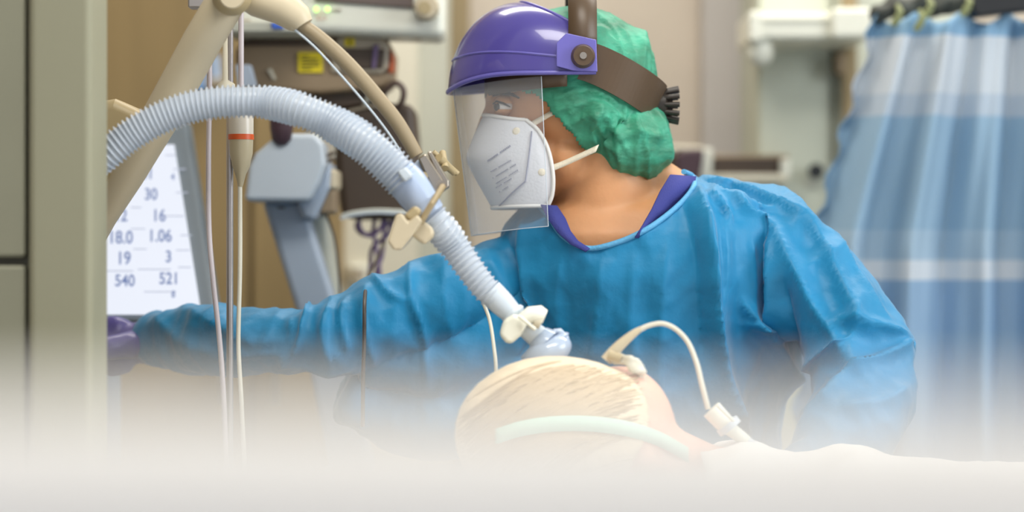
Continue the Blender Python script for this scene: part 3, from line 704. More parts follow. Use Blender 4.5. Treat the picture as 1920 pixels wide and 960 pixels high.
# gown
mb = MB(); body_shape(mb, 0)
me = remesh(mb, .0038, 8); co, no = arrays(me); x, y = topx(co)
front = np.clip(.45 - no[:, 1], 0, 1)
d = np.zeros(len(co))
folds = [([(1302, 352), (1322, 440), (1332, 540), (1340, 640), (1362, 740), (1400, 860)], 30, .021, -.85), ([(1280, 390), (1300, 480), (1308, 600), (1318, 700)], 18, -.008, 0), ([(1480, 520), (1492, 620), (1490, 720)], 16, -.010, 0),
 ([(1250, 440), (1240, 560), (1235, 680), (1240, 800)], 34, .006, .4), ([(1190, 470), (1180, 580), (1190, 700)], 30, .005, 0), ([(1130, 480), (1120, 600), (1100, 700)], 30, .006, .3),
 ([(1440, 440), (1456, 520), (1462, 600), (1468, 680), (1480, 780)], 22, .014, .8),
 ([(1450, 430), (1490, 500), (1530, 570), (1580, 640), (1600, 700)], 20, .012, -.7),
 ([(1380, 560), (1412, 620), (1440, 655), (1462, 720), (1475, 790)], 14, .012, .8), ([(1385, 600), (1420, 612), (1445, 640)], 12, .010, -.6),
 ([(1470, 400), (1520, 450), (1560, 520), (1600, 600), (1640, 640)], 16, .008, .6), ([(1530, 440), (1580, 500), (1620, 560), (1655, 610)], 14, .006, -.6),
 ([(1700, 640), (1650, 672), (1600, 710), (1560, 760), (1520, 790)], 14, .010, .7), ([(1560, 600), (1620, 615), (1690, 640)], 16, .008, .6),
 ([(1500, 700), (1550, 660), (1600, 640)], 18, .008, -.5), ([(1690, 720), (1640, 760), (1580, 780)], 18, .008, .4), ([(1600, 560), (1600, 640), (1612, 720)], 16, .006, .4),
 ([(985, 420), (992, 500), (1000, 580), (1015, 680)], 16, .008, .7), ([(905, 460), (930, 520), (965, 600), (975, 700)], 20, .006, -.5),
 ([(775, 498), (770, 560), (790, 620), (800, 720)], 14, .009, .8), ([(700, 530), (735, 560), (768, 568)], 12, .008, .6), ([(840, 480), (830, 560), (850, 660)], 22, .006, .4),
 ([(655, 560), (640, 600), (650, 660)], 12, .010, .7), ([(625, 570), (612, 620), (618, 680)], 10, .010, -.6), ([(690, 545), (680, 610), (700, 680)], 12, .007, .4),
 ([(590, 565), (575, 600), (560, 650), (520, 690)], 10, .014, .6), ([(545, 590), (545, 640), (520, 680)], 12, .006, 0),
 ([(330, 590), (400, 612), (470, 640), (540, 640)], 16, .008, .6), ([(290, 600), (350, 640), (420, 660)], 14, .007, -.5), ([(430, 590), (400, 620), (360, 620)], 12, .006, 0),
 ([(400, 670), (470, 665), (540, 660)], 12, .006, .5),
 ([(1310, 345), (1370, 362), (1430, 378), (1490, 420)], 9, .008, .7), ([(1312, 360), (1350, 378), (1400, 392), (1450, 402)], 9, .008, -.7), ([(1330, 338), (1390, 348), (1450, 372), (1510, 430)], 9, .006, .6),
 ([(1320, 380), (1350, 400), (1362, 430)], 9, .009, .7), ([(1370, 385), (1400, 410), (1450, 430)], 11, .009, -.6), ([(1350, 420), (1352, 500), (1345, 600), (1350, 680)], 16, .006, .6),
 ([(1400, 440), (1405, 520), (1398, 600)], 20, .005, -.5), ([(1060, 470), (1050, 540), (1055, 640)], 20, .005, 0)]
for poly, wd, am, sd_ in folds: d += am * (1.7 if poly[0][0] > 940 else .95) * ridge(x, y, poly, wd, sd_)
d += .007 * crumple(co, 9, 3.0, (1, 1, .35)) + .003 * crumple(co, 24, 5.0, (1, 1, .6))
arm = np.clip((880 - x)/120, 0, 1) + np.clip((x - 1430)/80, 0, 1)
d += arm * .0045 * crumple(co, 17, 8.0)
co += no * (d * np.where(front > 0, 1, .6))[:, None]; setco(me, co)
NECK = [(1012, 388), (1030, 408), (1052, 440), (1082, 460), (1108, 466), (1140, 460), (1180, 446), (1222, 424), (1262, 394), (1290, 366), (1302, 345), (1298, 330), (1282, 322), (1200, 250), (1060, 250), (990, 330)]
gbvh = bvh_of(me)
neck_pts = [hit(gbvh, a, b, .001, -.05) for a, b in NECK[:13]]
cut(me, lambda c, n: inside(*topx(c), NECK) & (n[:, 1] < .35) | (inside(*topx(c), [(a, b) for a, b in NECK]) & (c[:, 2] > P(0, 400, 0).z)))
cut(me, lambda c, n: np.hypot(c[:, 0] - P(283, 0, .09).x, (c[:, 2] - P(0, 638, .09).z)) < .0)
gown = link('gown', me, M['gown'], nz_root)
sm = gown.modifiers.new('t', 'SOLIDIFY'); sm.thickness = .0012
q = spline([tuple(p) for p in neck_pts], 70)
MB().tube([Vector(a) for a in q], .0032, 10).build('neck_binding', M['gownb'], gown)

# scrub top
mb = MB(); body_shape(mb, -12, False)
me = remesh(mb, .006, 6); co, no = arrays(me); co += no * (.002*crumple(co, 16, 2.0))[:, None]; setco(me, co)
V = NECK
cut(me, lambda c, n: inside(*topx(c), V) & (n[:, 1] < .4) | (c[:, 2] < .82) | (topx(c)[0] < 930) | (topx(c)[0] > 1460))
scrub = link('scrub_top', me, M['scrub'], nz_root)
# standing collar pieces that show inside the gown neckline
sbv = bvh_of(me)
def ribbon(pts3, w, nrm, m, name, parent, th=.0016):
    mbx = MB(); n = len(pts3); v = []; f = []
    for i, p in enumerate(pts3):
        v += [p - w[i], p + w[i]]
    for i in range(n-1): f.append((2*i, 2*i+1, 2*i+3, 2*i+2))
    o = mbx.add(v, f).build(name, m, parent); md = o.modifiers.new('s', 'SOLIDIFY'); md.thickness = th; md.offset = 0; return o
left = [((1014, 384), (1044, 386)), ((1026, 408), (1060, 410)), ((1046, 436), (1070, 434)), ((1070, 458), (1084, 452)), ((1098, 472), (1106, 466))]
pts = [P((a[0]+b[0])/2, (a[1]+b[1])/2, -.075-.01*i) for i, (a, b) in enumerate(left)]; ws = [(P(b[0], b[1], 0)-P(a[0], a[1], 0))/2 for a, b in left]
ribbon(pts, ws, None, M['scrub'], 'collar', scrub)
right = [((1256, 328), (1306, 330)), ((1238, 358), (1300, 362)), ((1222, 392), (1272, 396)), ((1204, 424), (1240, 424)), ((1190, 446), (1204, 446))]
pts = [P((a[0]+b[0])/2, (a[1]+b[1])/2, -.055-.012*i) for i, (a, b) in enumerate(right)]; ws = [(P(b[0], b[1], 0)-P(a[0], a[1], 0))/2 + Vector((0, .012, 0)) for a, b in right]
ribbon(pts, ws, None, M['scrub'], 'collar', scrub)

# body: one continuous surface, head in profile looking left
mb = MB(); body_shape(mb, -22, False)
HYc = -.005
mb.ell(P(1072, 165, HYc), (S(150), .074, S(134)))                     # skull
mb.ell(P(985, 225, HYc), (S(62), .054, S(88)), Matrix.Rotation(math.radians(8), 3, 'Y'))   # face
mb.ell(P(1012, 300, HYc), (S(72), .050, S(72)), Matrix.Rotation(math.radians(12), 3, 'Y'))  # jaw
mb.ell(P(975, 352, HYc), (S(38), .026, S(28)))                        # chin
mb.ell(P(1060, 300, HYc), (S(56), .056, S(62)))                       # jaw angle
mb.ell(P(922, 182, HYc), (S(14), .040, S(12)))                        # brow ridge
mb.tube([P(918, 200, HYc), P(905, 238, HYc), P(899, 262, HYc), P(902, 280, HYc)], [S(10), S(12), S(14), S(10)], 16)  # nose
mb.ell(P(906, 312, HYc), (S(16), .024, S(9))); mb.ell(P(910, 328, HYc), (S(15), .022, S(9)))     # lips
for s in (-1, 1):
    mb.ell(P(965, 250, HYc+s*.034), (S(36), .016, S(28)))             # cheekbones
    mb.ell(P(1098, 222, HYc+s*.066), (S(18), .006, S(26)))            # ears
mb.tube([P(1120, 240, .0), P(1130, 320, .0), P(1142, 390, .0), P(1160, 470, .02)], [S(88), S(86), S(98), S(130)], 32)
mb.tube([P(1170, 330, .02), P(1250, 400, .03)], [S(70), S(86)], 28)
# legs behind the bed
for s in (-1, 1):
    xx = P(1235, 0, .08).x + s*.11
    mb.tube([(xx, .13, .75), (xx, .13, .46), (xx, .14, .1)], [.095, .062, .045], 20); mb.ell((xx, .08, .045), (.05, .13, .044))
# right hand: palm and five fingers, left hand likewise
def hand(mbx, wrist, d, up, s=1.0, thumb=1):
    d = Vector(d).normalized(); up = Vector(up); up = (up - d*up.dot(d)).normalized(); side = d.cross(up)
    w_ = Vector(wrist)
    mbx.tube([w_ - d*.02, w_, w_ + d*.035, w_ + d*.08, w_ + d*.09], [(.024, .020), (.022, .027), (.016, .038), (.014, .041), (.010, .034)] if False else [.022, .021, .024, .024, .016], 16)
    for i, (o_, L) in enumerate(((-.031, .062), (-.010, .074), (.011, .070), (.031, .056))):
        b_ = w_ + d*.066 + side*o_*s
        mbx.tube([b_, b_ + d*L*.45 + up*.002, b_ + d*L*.75 - up*L*.18, b_ + d*L*.92 - up*L*.42], [.0105, .0098, .0088, .0068], 12)
    mbx.ell(w_ + d*.05, (.034, .034, .034) if False else (.032, .020, .034))
    tb = w_ + d*.028 + side*(-.03)*thumb
    mbx.tube([w_ + d*.02, tb, tb + d*.03 - side*.018*thumb, tb + d*.05 - side*.022*thumb], [.016, .014, .0115, .009], 12)
rw = P(292, 640, .09); rd = Vector((-1, -.05, -.12))
lw_ = P(1462, 908, -.205); ld = Vector((-.85, -.15, -.05))
hand(mb, rw, rd, (0, 0, 1)); hand(mb, lw_, ld, (0, 0, 1))
me = remesh(mb, .0042, 7); co, no = arrays(me)
# eye sockets
for s in (-1, 1):
    c = np.array(P(938, 202, HYc + s*.040)); dd = np.linalg.norm(co-c, axis=1); co -= no * (.006*np.exp(-(dd/.013)**2))[:, None]
setco(me, co)
body = link('body', me, M['skin'], nz_root)
bb = bvh_of(me)
for s in (-1, 1):
    e = P(944, 200, HYc + s*.040)
    MB().ell(e, (.0112, .0112, .0112)).build('eye', M['eye'], body)
    for nm, lo, hi in (('upper_lid', 4, 80), ('lower_lid', 112, 176)):
        lv = []; lf = []
        for i in range(13):
            t_ = math.radians(lo + (hi-lo)*i/12)
            for j in range(24):
                a_ = 2*PI*j/24; lv.append(e + Vector((.0124*math.sin(t_)*math.cos(a_), .0126*math.sin(t_)*math.sin(a_), .0124*math.cos(t_)+.001)))
        for i in range(12):
            for j in range(24): lf.append((i*24+j, (i+1)*24+j, (i+1)*24+(j+1) % 24, i*24+(j+1) % 24))
        MB().add(lv, lf).build(nm, M['skin'], body)
    MB().ell(e + Vector((-.0062, s*.0055, -.0005)), (.0052, .0052, .0056)).build('iris', M['iris'], body)
    MB().tube([e+Vector((-.012, s*.002, .003)), e+Vector((-.008, s*.010, .0055)), e+Vector((0, s*.0135, .003)), e+Vector((.008, s*.012, -.001))], [.0008, .0013, .0013, .0007], 8).build('eyelashes', M['lash'], body)
    bl_ = MB().tube([P(922, 181, HYc+s*.030), P(938, 174, HYc+s*.047), P(960, 177, HYc+s*.057), P(974, 184, HYc+s*.06)], [.001, .0022, .0022, .001], 8).build('eyebrow', M['lash'], body)
# gloves
def glove(name, wr, d):
    g = MB(); hand(g, wr, d, (0, 0, 1)); wv = Vector(wr); dv = Vector(d).normalized()
    g.tube([wv - dv*.035, wv - dv*.01, wv + dv*.02], [.030, .027, .024], 18)
    m_ = remesh(g, .0028, 2); c_, n_ = arrays(m_); c_ += n_ * (.0022 + .0012*crumple(c_, 40, 1.0))[:, None]; setco(m_, c_)
    return link(name, m_, M['glove'], nz_root)
glove('glove', rw, rd); glove('glove', lw_, ld)

# green cap
mb = MB()
mb.ell(P(1078, 165, HYc), (S(155), .084, S(152)))
mb.ell(P(1175, 262, HYc), (S(80), .066, S(80))); mb.ell(P(1110, 215, HYc), (S(70), .083, S(62))); mb.ell(P(1205, 275, HYc), (S(50), .055, S(62)))
me = remesh(mb, .003, 6); co, no = arrays(me); x, y = topx(co); d = np.zeros(len(co))
for poly, wd, am, sd_ in [([(1100, 14), (1150, 60), (1168, 130)], 5, .003, .8), ([(1080, 200), (1060, 225), (1078, 250)], 5, .005, .7), ([(1095, 170), (1060, 196), (1040, 214)], 5, .005, -.8), ([(1150, 215), (1140, 260), (1152, 310)], 5, .006, .8), ([(1180, 215), (1210, 270), (1215, 335)], 6, .006, -.8), ([(1130, 230), (1160, 250), (1180, 290)], 5, .006, .8), ([(1100, 180), (1130, 215), (1150, 250)], 5, .005, .8), ([(1185, 30), (1216, 90), (1222, 160)], 4, .003, .8), ([(1140, 24), (1185, 90), (1190, 165)], 4, .003, -.8), ([(1160, 22), (1195, 60), (1200, 120), (1190, 170)], 9, .006, .7), ([(1180, 40), (1208, 90), (1214, 150)], 7, .005, -.6), ([(1130, 60), (1165, 100), (1178, 160)], 8, .004, .5),
    ([(1040, 185), (1090, 168), (1130, 176), (1160, 200)], 8, .007, .6), ([(1050, 205), (1095, 192), (1140, 205), (1170, 225)], 7, .006, -.6), ([(1070, 232), (1110, 215), (1150, 225)], 7, .006, .6),
    ([(1170, 195), (1160, 250), (1165, 320)], 9, .010, .8), ([(1130, 190), (1110, 240), (1125, 280)], 8, .007, -.6), ([(1110, 200), (1130, 250), (1170, 300)], 7, .006, .6),
    ([(1225, 210), (1245, 260), (1248, 310)], 8, .008, .7), ([(1160, 260), (1200, 250), (1240, 262)], 8, .007, .5), ([(1190, 200), (1195, 260), (1190, 330)], 8, .006, -.6), ([(1020, 25), (1080, 45), (1150, 60)], 9, .003, .5)]:
    d += am * ridge(x, y, poly, wd, sd_)
low = np.clip((y - 170)/60, 0, 1)
d += (.0008 + .0022*low) * crumple(co, 22, 4.0, (1, 1, 1)) + .001*crumple(co, 60, 1.0, (2, 1, .6))
co += no * d[:, None]; setco(me, co)
HEM = [(895, 182), (930, 172), (975, 168), (1012, 180), (1034, 208), (1060, 238), (1086, 268), (1104, 292), (1126, 312), (1158, 332), (1200, 342), (1262, 344)]
hx = np.array([p[0] for p in HEM]); hy = np.array([p[1] for p in HEM])
cbv = bvh_of(me)
hem_pts = [hit(cbv, a, b, .0, -.07) for a, b in HEM[2:-1]]
cut(me, lambda c, n: topx(c)[1] > np.interp(topx(c)[0], hx, hy) + 2.5*np.sin(topx(c)[0]/4.0))
capo = link('surgical_cap', me, M['cap'], nz_root); capo.modifiers.new('s', 'SOLIDIFY').thickness = .001

# respirator mask
def mask():
    # outline seen from the side: front line and rim line, rows of the mask run between them around the face
    front = spline([(906, 217, 0), (893, 244, 0), (880, 276, 0), (874, 299, 0), (886, 326, 0), (906, 362, 0), (922, 390, 0)], 26)
    rim = spline([(985, 230, 0), (1008, 250, 0), (1026, 285, 0), (1035, 330, 0), (1034, 366, 0), (1026, 388, 0)], 26)
    n = 26; v = []; f = []; kk = 40
    for i in range(n):
        fr = front[i]; rm = rim[i]; t = i/(n-1)
        hw = .060 + .008*math.sin(PI*t)
        for j in range(kk+1):
            a = PI*j/kk - PI/2                      # -pi/2 near rim ... 0 front ... pi/2 far rim
            ca = math.cos(a)
            e = .72
            px = rm[0] + (fr[0]-rm[0]) * (abs(ca)**e); py = rm[1] + (fr[1]-rm[1]) * (abs(ca)**1.2)
            Y = HYc + hw * math.copysign(abs(math.sin(a))**.9, math.sin(a))
            q = P(px, py, 0); v.append((q.x, Y, q.z))
    w_ = kk+1
    for i in range(n-1):
        for j in range(kk): f.append((i*w_+j, i*w_+j+1, (i+1)*w_+j+1, (i+1)*w_+j))
    return v, f, n, w_
v, f, n, w_ = mask()
mk = MB().add(v, f).build('respirator_mask', M['mask'], nz_root); md = mk.modifiers.new('s', 'SOLIDIFY'); md.thickness = .0018
ed = [Vector(v[j]) for j in range(0, w_)]; MB().tube(ed, .0022, 8).build('top_edge', M['maskrim'], mk)
for j in (0, w_-1): MB().tube([Vector(v[i*w_+j]) for i in range(n)], .0024, 8).build('side_edge', M['maskrim'], mk)
MB().tube([Vector(v[(n-1)*w_+j]) for j in range(w_)], .0022, 8).build('bottom_edge', M['maskrim'], mk)
mbv = BVHTree.FromPolygons([Vector(q) for q in v], f)
def onmask(a, b, off=.0012): return hit(mbv, a, b, off, -.06)
for pp in ([(997, 246), (992, 290), (985, 340)], [(985, 340), (960, 362), (936, 386)]):
    MB().tube([onmask(*q[:2]) for q in spline([(a, b, 0) for a, b in pp], 18)], .0009, 6).build('seam', M['print'], mk)
ln = MB()
rows = [((914, 302), (958, 272)), ((920, 322), (962, 298)), ((924, 334), (968, 307)), ((930, 344), (972, 318)), ((930, 352), (960, 334)), ((936, 360), (954, 349))]
for k_, (a, b) in enumerate(rows):
    L = int(math.hypot(b[0]-a[0], b[1]-a[1]) / 3.4)
    for i in range(L):
        if (i*7+k_*3) % 9 == 4: continue
        s_ = i/L; x_ = a[0]+(b[0]-a[0])*s_; y_ = a[1]+(b[1]-a[1])*s_
        q0 = onmask(x_, y_, .0008); q1 = onmask(x_+1.9, y_-1.2, .0008); ln.tube([q0, q1], .0006 if k_ else .0010, 5)
ln.build('printed_lettering', M['print'], mk)
for a, b in ((969, 247), (1016, 322)): MB().ell(onmask(a, b, -.001), (.005, .002, .005)).build('weld_spot', M['strap'], mk)
bodyb = bb
def strap(pp, name):
    pts = [Vector(q) for q in spline([tuple(P(*a)) for a in pp], 20)]
    wv = Vector((.0018, 0, .0042))
    return ribbon(pts, [wv]*20, None, M['strap'], name, mk, .0012)
strap([(988, 238, -.062), (1010, 226, -.068), (1040, 209, -.076)], 'ear_loop')
strap([(1014, 322, -.066), (1054, 308, -.070), (1120, 278, -.079)], 'ear_loop')

# face shield: violet crown, clear window, headband, ratchet
fs = nz_root
nth, nv = 60, 22; v = []; f = []
for i in range(nth+1):
    th_ = PI*i/nth; s, c = math.sin(th_), math.cos(th_)
    rx = 1112 - 272*s**.9; ry = 148 + 26*s**1.5 - 12*math.sin(2*th_ if th_ < PI/2 else 0)**2; rY = HYc - .106*c
    tx = 1112 - 137*s**1.0; ty = 92 - 86*s**.75; tY = HYc - .088*c
    for j in range(nv+1):
        u = j/nv*PI/2; a1 = 1-math.cos(u); b1 = math.sin(u)
        q = P(rx+(tx-rx)*a1, ry+(ty-ry)*b1, 0); v.append((q.x, rY+(tY-rY)*a1, q.z))
w2 = nv+1
for i in range(nth):
    for j in range(nv): f.append((i*w2+j, i*w2+j+1, (i+1)*w2+j+1, (i+1)*w2+j))
vz = MB().add(v, f).build('face_shield_crown', M['visor'], fs); vz.modifiers.new('s', 'SOLIDIFY').thickness = .003
MB().tube([Vector(v[i*w2]) for i in range(nth+1)], .0028, 8).build('lower_rim', M['visor2'], vz)
MB().tube([Vector(v[i*w2+nv]) for i in range(nth+1)], .0018, 8).build('upper_rim', M['visor2'], vz)
band = []
for i in range(4, nth-3): band.append(Vector(v[i*w2+5]) )
MB().tube(band, .0016, 6).build('ridge', M['visor2'], vz)
for s in (-1, 1):
    yy = HYc + s*.1085
    pl = MB()
    a = P(1036, 78, 0); 
    pol = [(1040, 96), (1058, 78), (1112, 90), (1114, 148), (1070, 146), (1040, 138)]
    vv = [(P(*q, 0).x, yy, P(*q, 0).z) for q in pol]; vv2 = [(x_, yy+s*.003, z_) for x_, _, z_ in vv]; k6 = len(pol)
    pl.add(vv+vv2, [tuple(range(k6)), tuple(reversed(range(k6, 2*k6)))] + [(i, (i+1) % k6, (i+1) % k6+k6, i+k6) for i in range(k6)])
    pl.build('side_plate', M['visor2'], vz, False, .001)
    kc = P(1088, 120, 0); kc.y = yy
    kb = MB().tube([kc, kc+Vector((0, s*.006, 0)), kc+Vector((0, s*.012, 0))], [.014, .0135, .011], 24).build('pivot_knob', M['band'], vz)
    MB().tube([kc+Vector((0, s*.012, 0)), kc+Vector((0, s*.014, 0))], .004, 12).build('pivot_screw', M['metal'], kb)
# clear window
v = []; f = []; nr = 24
for i in range(nth+1):
    th_ = PI*(.11+.78*i/nth); s, c = math.sin(th_), math.cos(th_)
    for j in range(nr+1):
        t = j/nr; rx = 1112 - (262 - 34*t)*s**.9 - (0)*t; py = (150 + 20*s**1.5) + t*(272); q = P(rx, py, 0)
        v.append((q.x, HYc - (.098 - .008*t)*c, q.z))
w3 = nr+1
for i in range(nth):
    for j in range(nr): f.append((i*w3+j, i*w3+j+1, (i+1)*w3+j+1, (i+1)*w3+j))
cw = MB().add(v, f).build('clear_shield', M['clear'], fs)
MB().tube([Vector(v[30*w3+j]) for j in range(w3)], .0006, 6).build('front_crease', M['coolw'], cw)
MB().tube([Vector(v[0*w3+j]) for j in range(w3)], .0005, 6).build('side_edge', M['coolw'], cw)
MB().tube([Vector(v[i*w3+nr]) for i in range(nth+1)], .0005, 6).build('bottom_edge', M['coolw'], cw)
# headband around the back
n = 50; pts = []; ws = []
for i in range(n):
    a = PI*i/(n-1); s, c = math.sin(a), math.cos(a)
    px = 1092 + 142*s**.9; py = 126 + 70*s**1.1
    q = P(px, py, 0); q.y = HYc - .0935*c; pts.append(q); ws.append(Vector((S(14), 0, S(33))))
hb = ribbon(pts, ws, None, M['band'], 'headband', fs, .003); hb.data.shade_flat()
pts = []; ws = []
for i in range(41):
    a = PI*(.04+.92*i/40); s_, c_ = math.sin(a), math.cos(a); q = P(1095 - 184*s_**.8, 150 + 14*s_, 0); q.y = HYc - .091*c_; pts.append(q); ws.append(Vector((0, 0, S(20))))
ribbon(pts, ws, None, M['band'], 'brow_band', hb, .003)
pts = []; ws = []
for i in range(40):
    a = PI*i/39; q = P(1088, 96 - 130*math.sin(a)**.8, 0); q.y = HYc - .098*math.cos(a); pts.append(q); ws.append(Vector((S(26), 0, S(-3))))
ribbon(pts, ws, None, M['band'], 'crown_strap', hb, .003)
kb = MB(); kc = P(1226, 198, 0); kc.y = HYc
kb.tube([kc, kc+Vector((S(20), 0, 0)), kc+Vector((S(24), 0, 0))], [S(30), S(30), S(24)], 24)
for i in range(12):
    a = 2*PI*i/12; e = kc + Vector((S(22), math.cos(a)*S(26), math.sin(a)*S(26)))
    kb.tube([e - Vector((S(4), 0, 0)), e+Vector((S(24), math.cos(a)*S(4), math.sin(a)*S(6)))], S(5), 8)
kb.tube([kc+Vector((S(22), 0, 0)), kc+Vector((S(34), 0, 0))], S(19), 18)
for e in kb.v: pass
kb.build('ratchet_knob', M['knob'], hb)
MB().tube([kc+Vector((-S(16), 0, 0)), kc+Vector((S(4), 0, 0))], [S(30), S(34)], 24).build('ratchet_housing', M['band'], hb)

# ---------------------------------------------------------------- patient in the bed
pt = empty('patient', P(1090, 860, -.42), 'patient lying in bed with greyish blond hair, head turned to the nurse', 'person')
PY = -.37
mb = MB(); k0 = Matrix.Rotation(math.radians(10), 3, 'Y')
mb.ell(P(1065, 828, PY), (S(205, PY), .086, S(152, PY)), k0)                        # cranium
mb.ell(P(1152, 832, PY+.03), (S(118, PY), .076, S(150, PY)), k0)                    # forehead side, face turned away
mb.ell(P(1215, 860, PY+.075), (S(95, PY), .055, S(85, PY)), k0)
mb.ell(P(1175, 815, PY+.115), (S(20, PY), .024, S(16, PY)))                        # nose
mb.ell(P(1130, 800, PY+.085), (S(30, PY), .018, S(14, PY)))                        # brow
mb.ell(P(1225, 820, PY+.108), (S(12, PY), .014, S(18, PY)))                        # lips
mb.ell(P(1270, 830, PY+.09), (S(32, PY), .026, S(26, PY)))                         # chin
mb.ell(P(1216, 868, PY-.066), (S(30, PY), .010, S(20, PY)), k0)                    # ear
mb.tube([P(1200, 890, PY+.01), P(1330, 925, PY+.01), P(1420, 935, PY)], [.062, .05, .055], 26)
hp = P(1420, 955, PY)
mb.ell((hp.x+.06, PY, hp.z-.04), (.10, .15, .058)); mb.tube([(hp.x+.05, PY, hp.z-.055), (hp.x+.35, PY, hp.z-.08), (hp.x+.6, PY, hp.z-.09)], [.065, .065, .055], 26)
for s in (-1, 1):
    mb.tube([(hp.x+.08, PY+s*.13, hp.z-.05), (hp.x+.32, PY+s*.16, hp.z-.08), (hp.x+.52, PY+s*.13, hp.z-.05)], [.05, .042, .03], 16)
    mb.ell((hp.x+.57, PY+s*.13, hp.z-.05), (.045, .03, .016))
    for k_ in range(5): mb.tube([(hp.x+.58, PY+s*.13+(k_-2)*.014, hp.z-.05), (hp.x+.64, PY+s*.12+(k_-2)*.017, hp.z-.055)], [.009, .007], 8)
    mb.tube([(hp.x+.6, PY+s*.08, hp.z-.05), (hp.x+1.0, PY+s*.08, hp.z-.06), (hp.x+1.35, PY+s*.07, hp.z-.06)], [.085, .06, .04], 16)
me = remesh(mb, .006, 5); pbody = link('body', me, M['skin2'], pt)
# hair shell and strands swept to the left
mb = MB(); mb.ell(P(1062, 827, PY), (S(211, PY), .0915, S(158, PY)), k0)
me = remesh(mb, .003, 2); co, no = arrays(me); x, y = topx(co)
d = .0006*crumple(co, 14, 2.0, (.5, 2, 2)); co += no*d[:, None]; setco(me, co)
cut(me, lambda c, n: (topx(c)[0] > 1150 + 50*np.sin((topx(c)[1]-660)/70.0) - 30*(c[:, 1]-PY)/.09) | (topx(c)[1] > 940))
hr = link('hair', me, M['hair'], pt); hr.modifiers.new('s', 'SOLIDIFY').thickness = .002
hbv = bvh_of(me); pbv = bvh_of(pbody.data)
cu = bpy.data.curves.new('strands', 'CURVE'); cu.dimensions = '3D'; cu.bevel_depth = .0009; cu.bevel_resolution = 1
for i in range(300):
    sx = random.uniform(1030, 1205); sy = 676 + (sx-1030)*.12 + abs(random.gauss(0, 70)) ; L = random.uniform(110, 260); a0 = random.uniform(-.2, .5)
    pl_ = []
    for j in range(14):
        t = j/13; qx = sx - L*t; qy = sy + L*t*.10 + L*t*t*(.45+a0*.35) + 3*math.sin(t*3+i)
        o_ = Vector((0, -3, 1.25)); dd = (P(qx, qy, 0)-o_).normalized(); r_ = hbv.ray_cast(o_, dd); r2 = pbv.ray_cast(o_, dd)
        c_ = [r[0] for r in (r_, r2) if r[0] is not None]
        if not c_: break
        pl_.append(min(c_, key=lambda q: q.y) - dd*.0012)
    if len(pl_) < 4: continue
    s = cu.splines.new('POLY'); s.points.add(len(pl_)-1)
    for j, q in enumerate(pl_): s.points[j].co = (*q, 1); s.points[j].radius = .5+.5*math.sin(PI*(j+.5)/len(pl_))
st = bpy.data.objects.new('strands', cu); COL.objects.link(st); cu.materials.append(M['hair2']); st.parent = hr; st.matrix_parent_inverse = parent_inv(hr); st['kind'] = 'stuff'
# pale green tie round the head
pts = []
for (a, b) in ((930, 815), (980, 800), (1040, 792), (1110, 792), (1180, 802), (1240, 822), (1290, 850)):
    c_ = [r[0] for r in (hbv.ray_cast(Vector((0, -3, 1.25)), (P(a, b, 0)-Vector((0, -3, 1.25))).normalized()), pbv.ray_cast(Vector((0, -3, 1.25)), (P(a, b, 0)-Vector((0, -3, 1.25))).normalized())) if r[0] is not None]
    pts.append((min(c_, key=lambda q: q.y) if c_ else P(a, b, PY-.03)) - Vector((0, .004, 0)))
q = [Vector(a) for a in spline([tuple(p) for p in pts], 40)]
ribbon(q, [Vector((0, .001, .0075))]*40, None, M['mint'], 'fixation_tie', pt, .0015)

# bed
bd = empty('hospital_bed', (.55, -.5, 0), 'white hospital bed carrying the patient in front of the nurse', 'bed')
zt = .90
MB().box((-.30, -.93, zt-.14), (1.45, -.24, zt)).build('mattress', M['linen'], bd, True, .04)
MB().box((-.32, -.95, zt-.22), (1.48, -.23, zt-.14)).build('frame', M['steelw'], bd, False, .01)
MB().box((-.36, -.9, zt-.2), (-.32, -.28, zt-.02)).build('headboard', M['steelw'], bd, False, .015)
for x_ in (-.22, 1.3):
    for y_ in (-.85, -.3):
        MB().tube([(x_, y_, .06), (x_, y_, zt-.2)], .022, 16).build('leg', M['steelw'], bd)
        MB().tube([(x_, y_-.015, .05), (x_, y_+.015, .05)], .05, 24).build('castor', M['dark'], bd)
mb = MB(); pc = P(1080, 960, PY); mb.ell((pc.x-.02, PY-.03, zt+.045), (.29, .20, .062))
me = remesh(mb, .006, 4); co, no = arrays(me)
hc = P(1080, 830, PY); dd = np.hypot((co[:, 0]-hc.x)/.16, (co[:, 1]-hc.y)/.13); co[:, 2] -= np.where(co[:, 2] > zt+.04, .03*np.exp(-dd**2), 0)
co += no*(.004*crumple(co, 9, 3.0))[:, None]; co[:, 2] = np.maximum(co[:, 2], zt); setco(me, co)
tag(link('pillow', me, M['linen'], None), 'white pillow under the patient head', 'pillow')
# sheet over the patient
nx, ny = 150, 70; v = []; f = []
for i in range(nx+1):
    for j in range(ny+1):
        X = hp.x - .06 + (1.46-hp.x+.06)*i/nx; Yy = -.96 + .73*j/ny; u = i/nx
        h = max(0, 1-abs((Yy-PY)/.27)**3); top = (hp.z+.042-zt) * (1-.42*min(1, u*1.1))
        z = zt+.008 + top*h + .013*(1-abs(noise.noise(Vector((X*9, Yy*9, 2))))*2.4)*h
        z += .012*math.exp(-((X-hp.x-.10)/.03)**2)*h*(1+.5*noise.noise(Vector((X*30, Yy*30, 0)))) + .012*math.exp(-((X-hp.x+.01)/.03)**2)*h
        if Yy < -.94 or Yy > -.245: z = zt-.12
        v.append((X, Yy, z))
w_ = ny+1
for i in range(nx):
    for j in range(ny): f.append((i*w_+j, i*w_+j+1, (i+1)*w_+j+1, (i+1)*w_+j))
bs = MB().add(v, f).build('bed_sheet', M['linen'], None); bs.modifiers.new('s', 'SOLIDIFY').thickness = .004
tag(bs, 'crumpled white bed sheet drawn over the patient body', 'sheet')

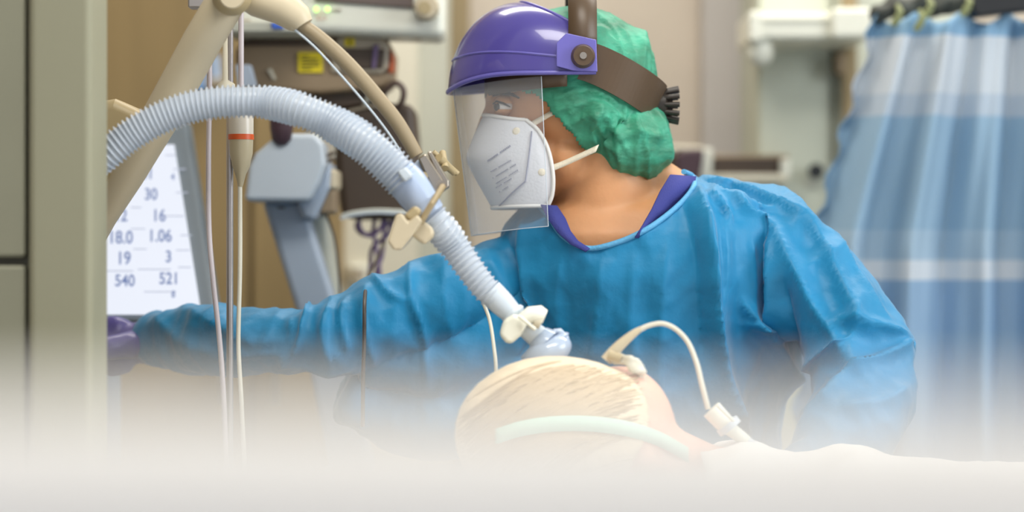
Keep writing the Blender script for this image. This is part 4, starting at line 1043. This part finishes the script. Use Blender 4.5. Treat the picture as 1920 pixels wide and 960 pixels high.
# ---------------------------------------------------------------- near foreground: trolley with a stack of folded linen, far out of focus
ty, tw = -2.46, .42
TX = .02; z0 = P(0, 795, 0).z
trl = empty('linen_trolley', (TX, ty, 0), 'white linen trolley under the blurred foreground blanket', 'trolley')
ztop = .86
MB().box((TX-.45, ty-.09, ztop-.03), (TX+.45, ty+.09, ztop)).build('top_shelf', M['steelw'], trl, False, .008)
MB().box((TX-.45, ty-.09, .22), (TX+.45, ty+.09, .25)).build('lower_shelf', M['steelw'], trl, False, .008)
for x_ in (-.43, .43):
    for y_ in (-.07, .07):
        MB().tube([(TX+x_, ty+y_, .05), (TX+x_, ty+y_, ztop-.02)], .012, 14).build('leg', M['steelw'], trl)
        MB().tube([(TX+x_-.012, ty+y_, .04), (TX+x_+.012, ty+y_, .04)], .04, 20).build('castor', M['dark'], trl)
zl = 1.25 - (722-480)*(ty+3.05)/4800; zr = 1.25 - (768-480)*(ty+3.05)/4800
def fold(za, zb, name, m, label, seed):
    mbx = MB(); nx_, prof = 60, []
    for k_ in range(40):
        a = 2*PI*k_/40; prof.append((math.copysign(abs(math.cos(a))**.5, math.cos(a)), math.copysign(abs(math.sin(a))**.5, math.sin(a))))
    v = []; f = []
    for i in range(nx_+1):
        t = i/nx_; X = TX-.42+.84*t; e = 1 - abs(2*t-1)**14*.25
        zb_ = zb[0]+(zb[1]-zb[0])*t; za_ = za
        for (c, s) in prof:
            Yc = ty + .06*c*e; zc = (za_+zb_)/2 + (zb_-za_)/2*s*e
            n_ = .003*noise.noise(Vector((X*7+seed, c*2, s*2)))
            v.append((X, Yc+n_, zc + n_*(1 if s > 0 else 0)))
    for i in range(nx_):
        for k_ in range(40): k2 = (k_+1) % 40; f.append((i*40+k_, i*40+k2, (i+1)*40+k2, (i+1)*40+k_))
    f.append(tuple(reversed(range(40)))); f.append(tuple(range(nx_*40, nx_*40+40)))
    return tag(mbx.add(v, f).build(name, m, None), label, 'blanket', 'folded blankets on the trolley')
zz = ztop; hs = (zl+zr)/2 - ztop; step = hs/3
fold(zz+.001, (zz+step, zz+step), 'folded_blanket', M['linen2'], 'blurred white folded blanket at the bottom of the trolley stack', 1)
fold(zz+step+.001, (zz+2*step, zz+2*step), 'folded_blanket', M['linen2'], 'blurred white folded blanket in the middle of the trolley stack', 5)
fold(zz+2*step+.001, (zl, zr), 'folded_blanket', M['linen2'], 'strongly blurred white folded blanket on top, along the bottom of the picture', 9)
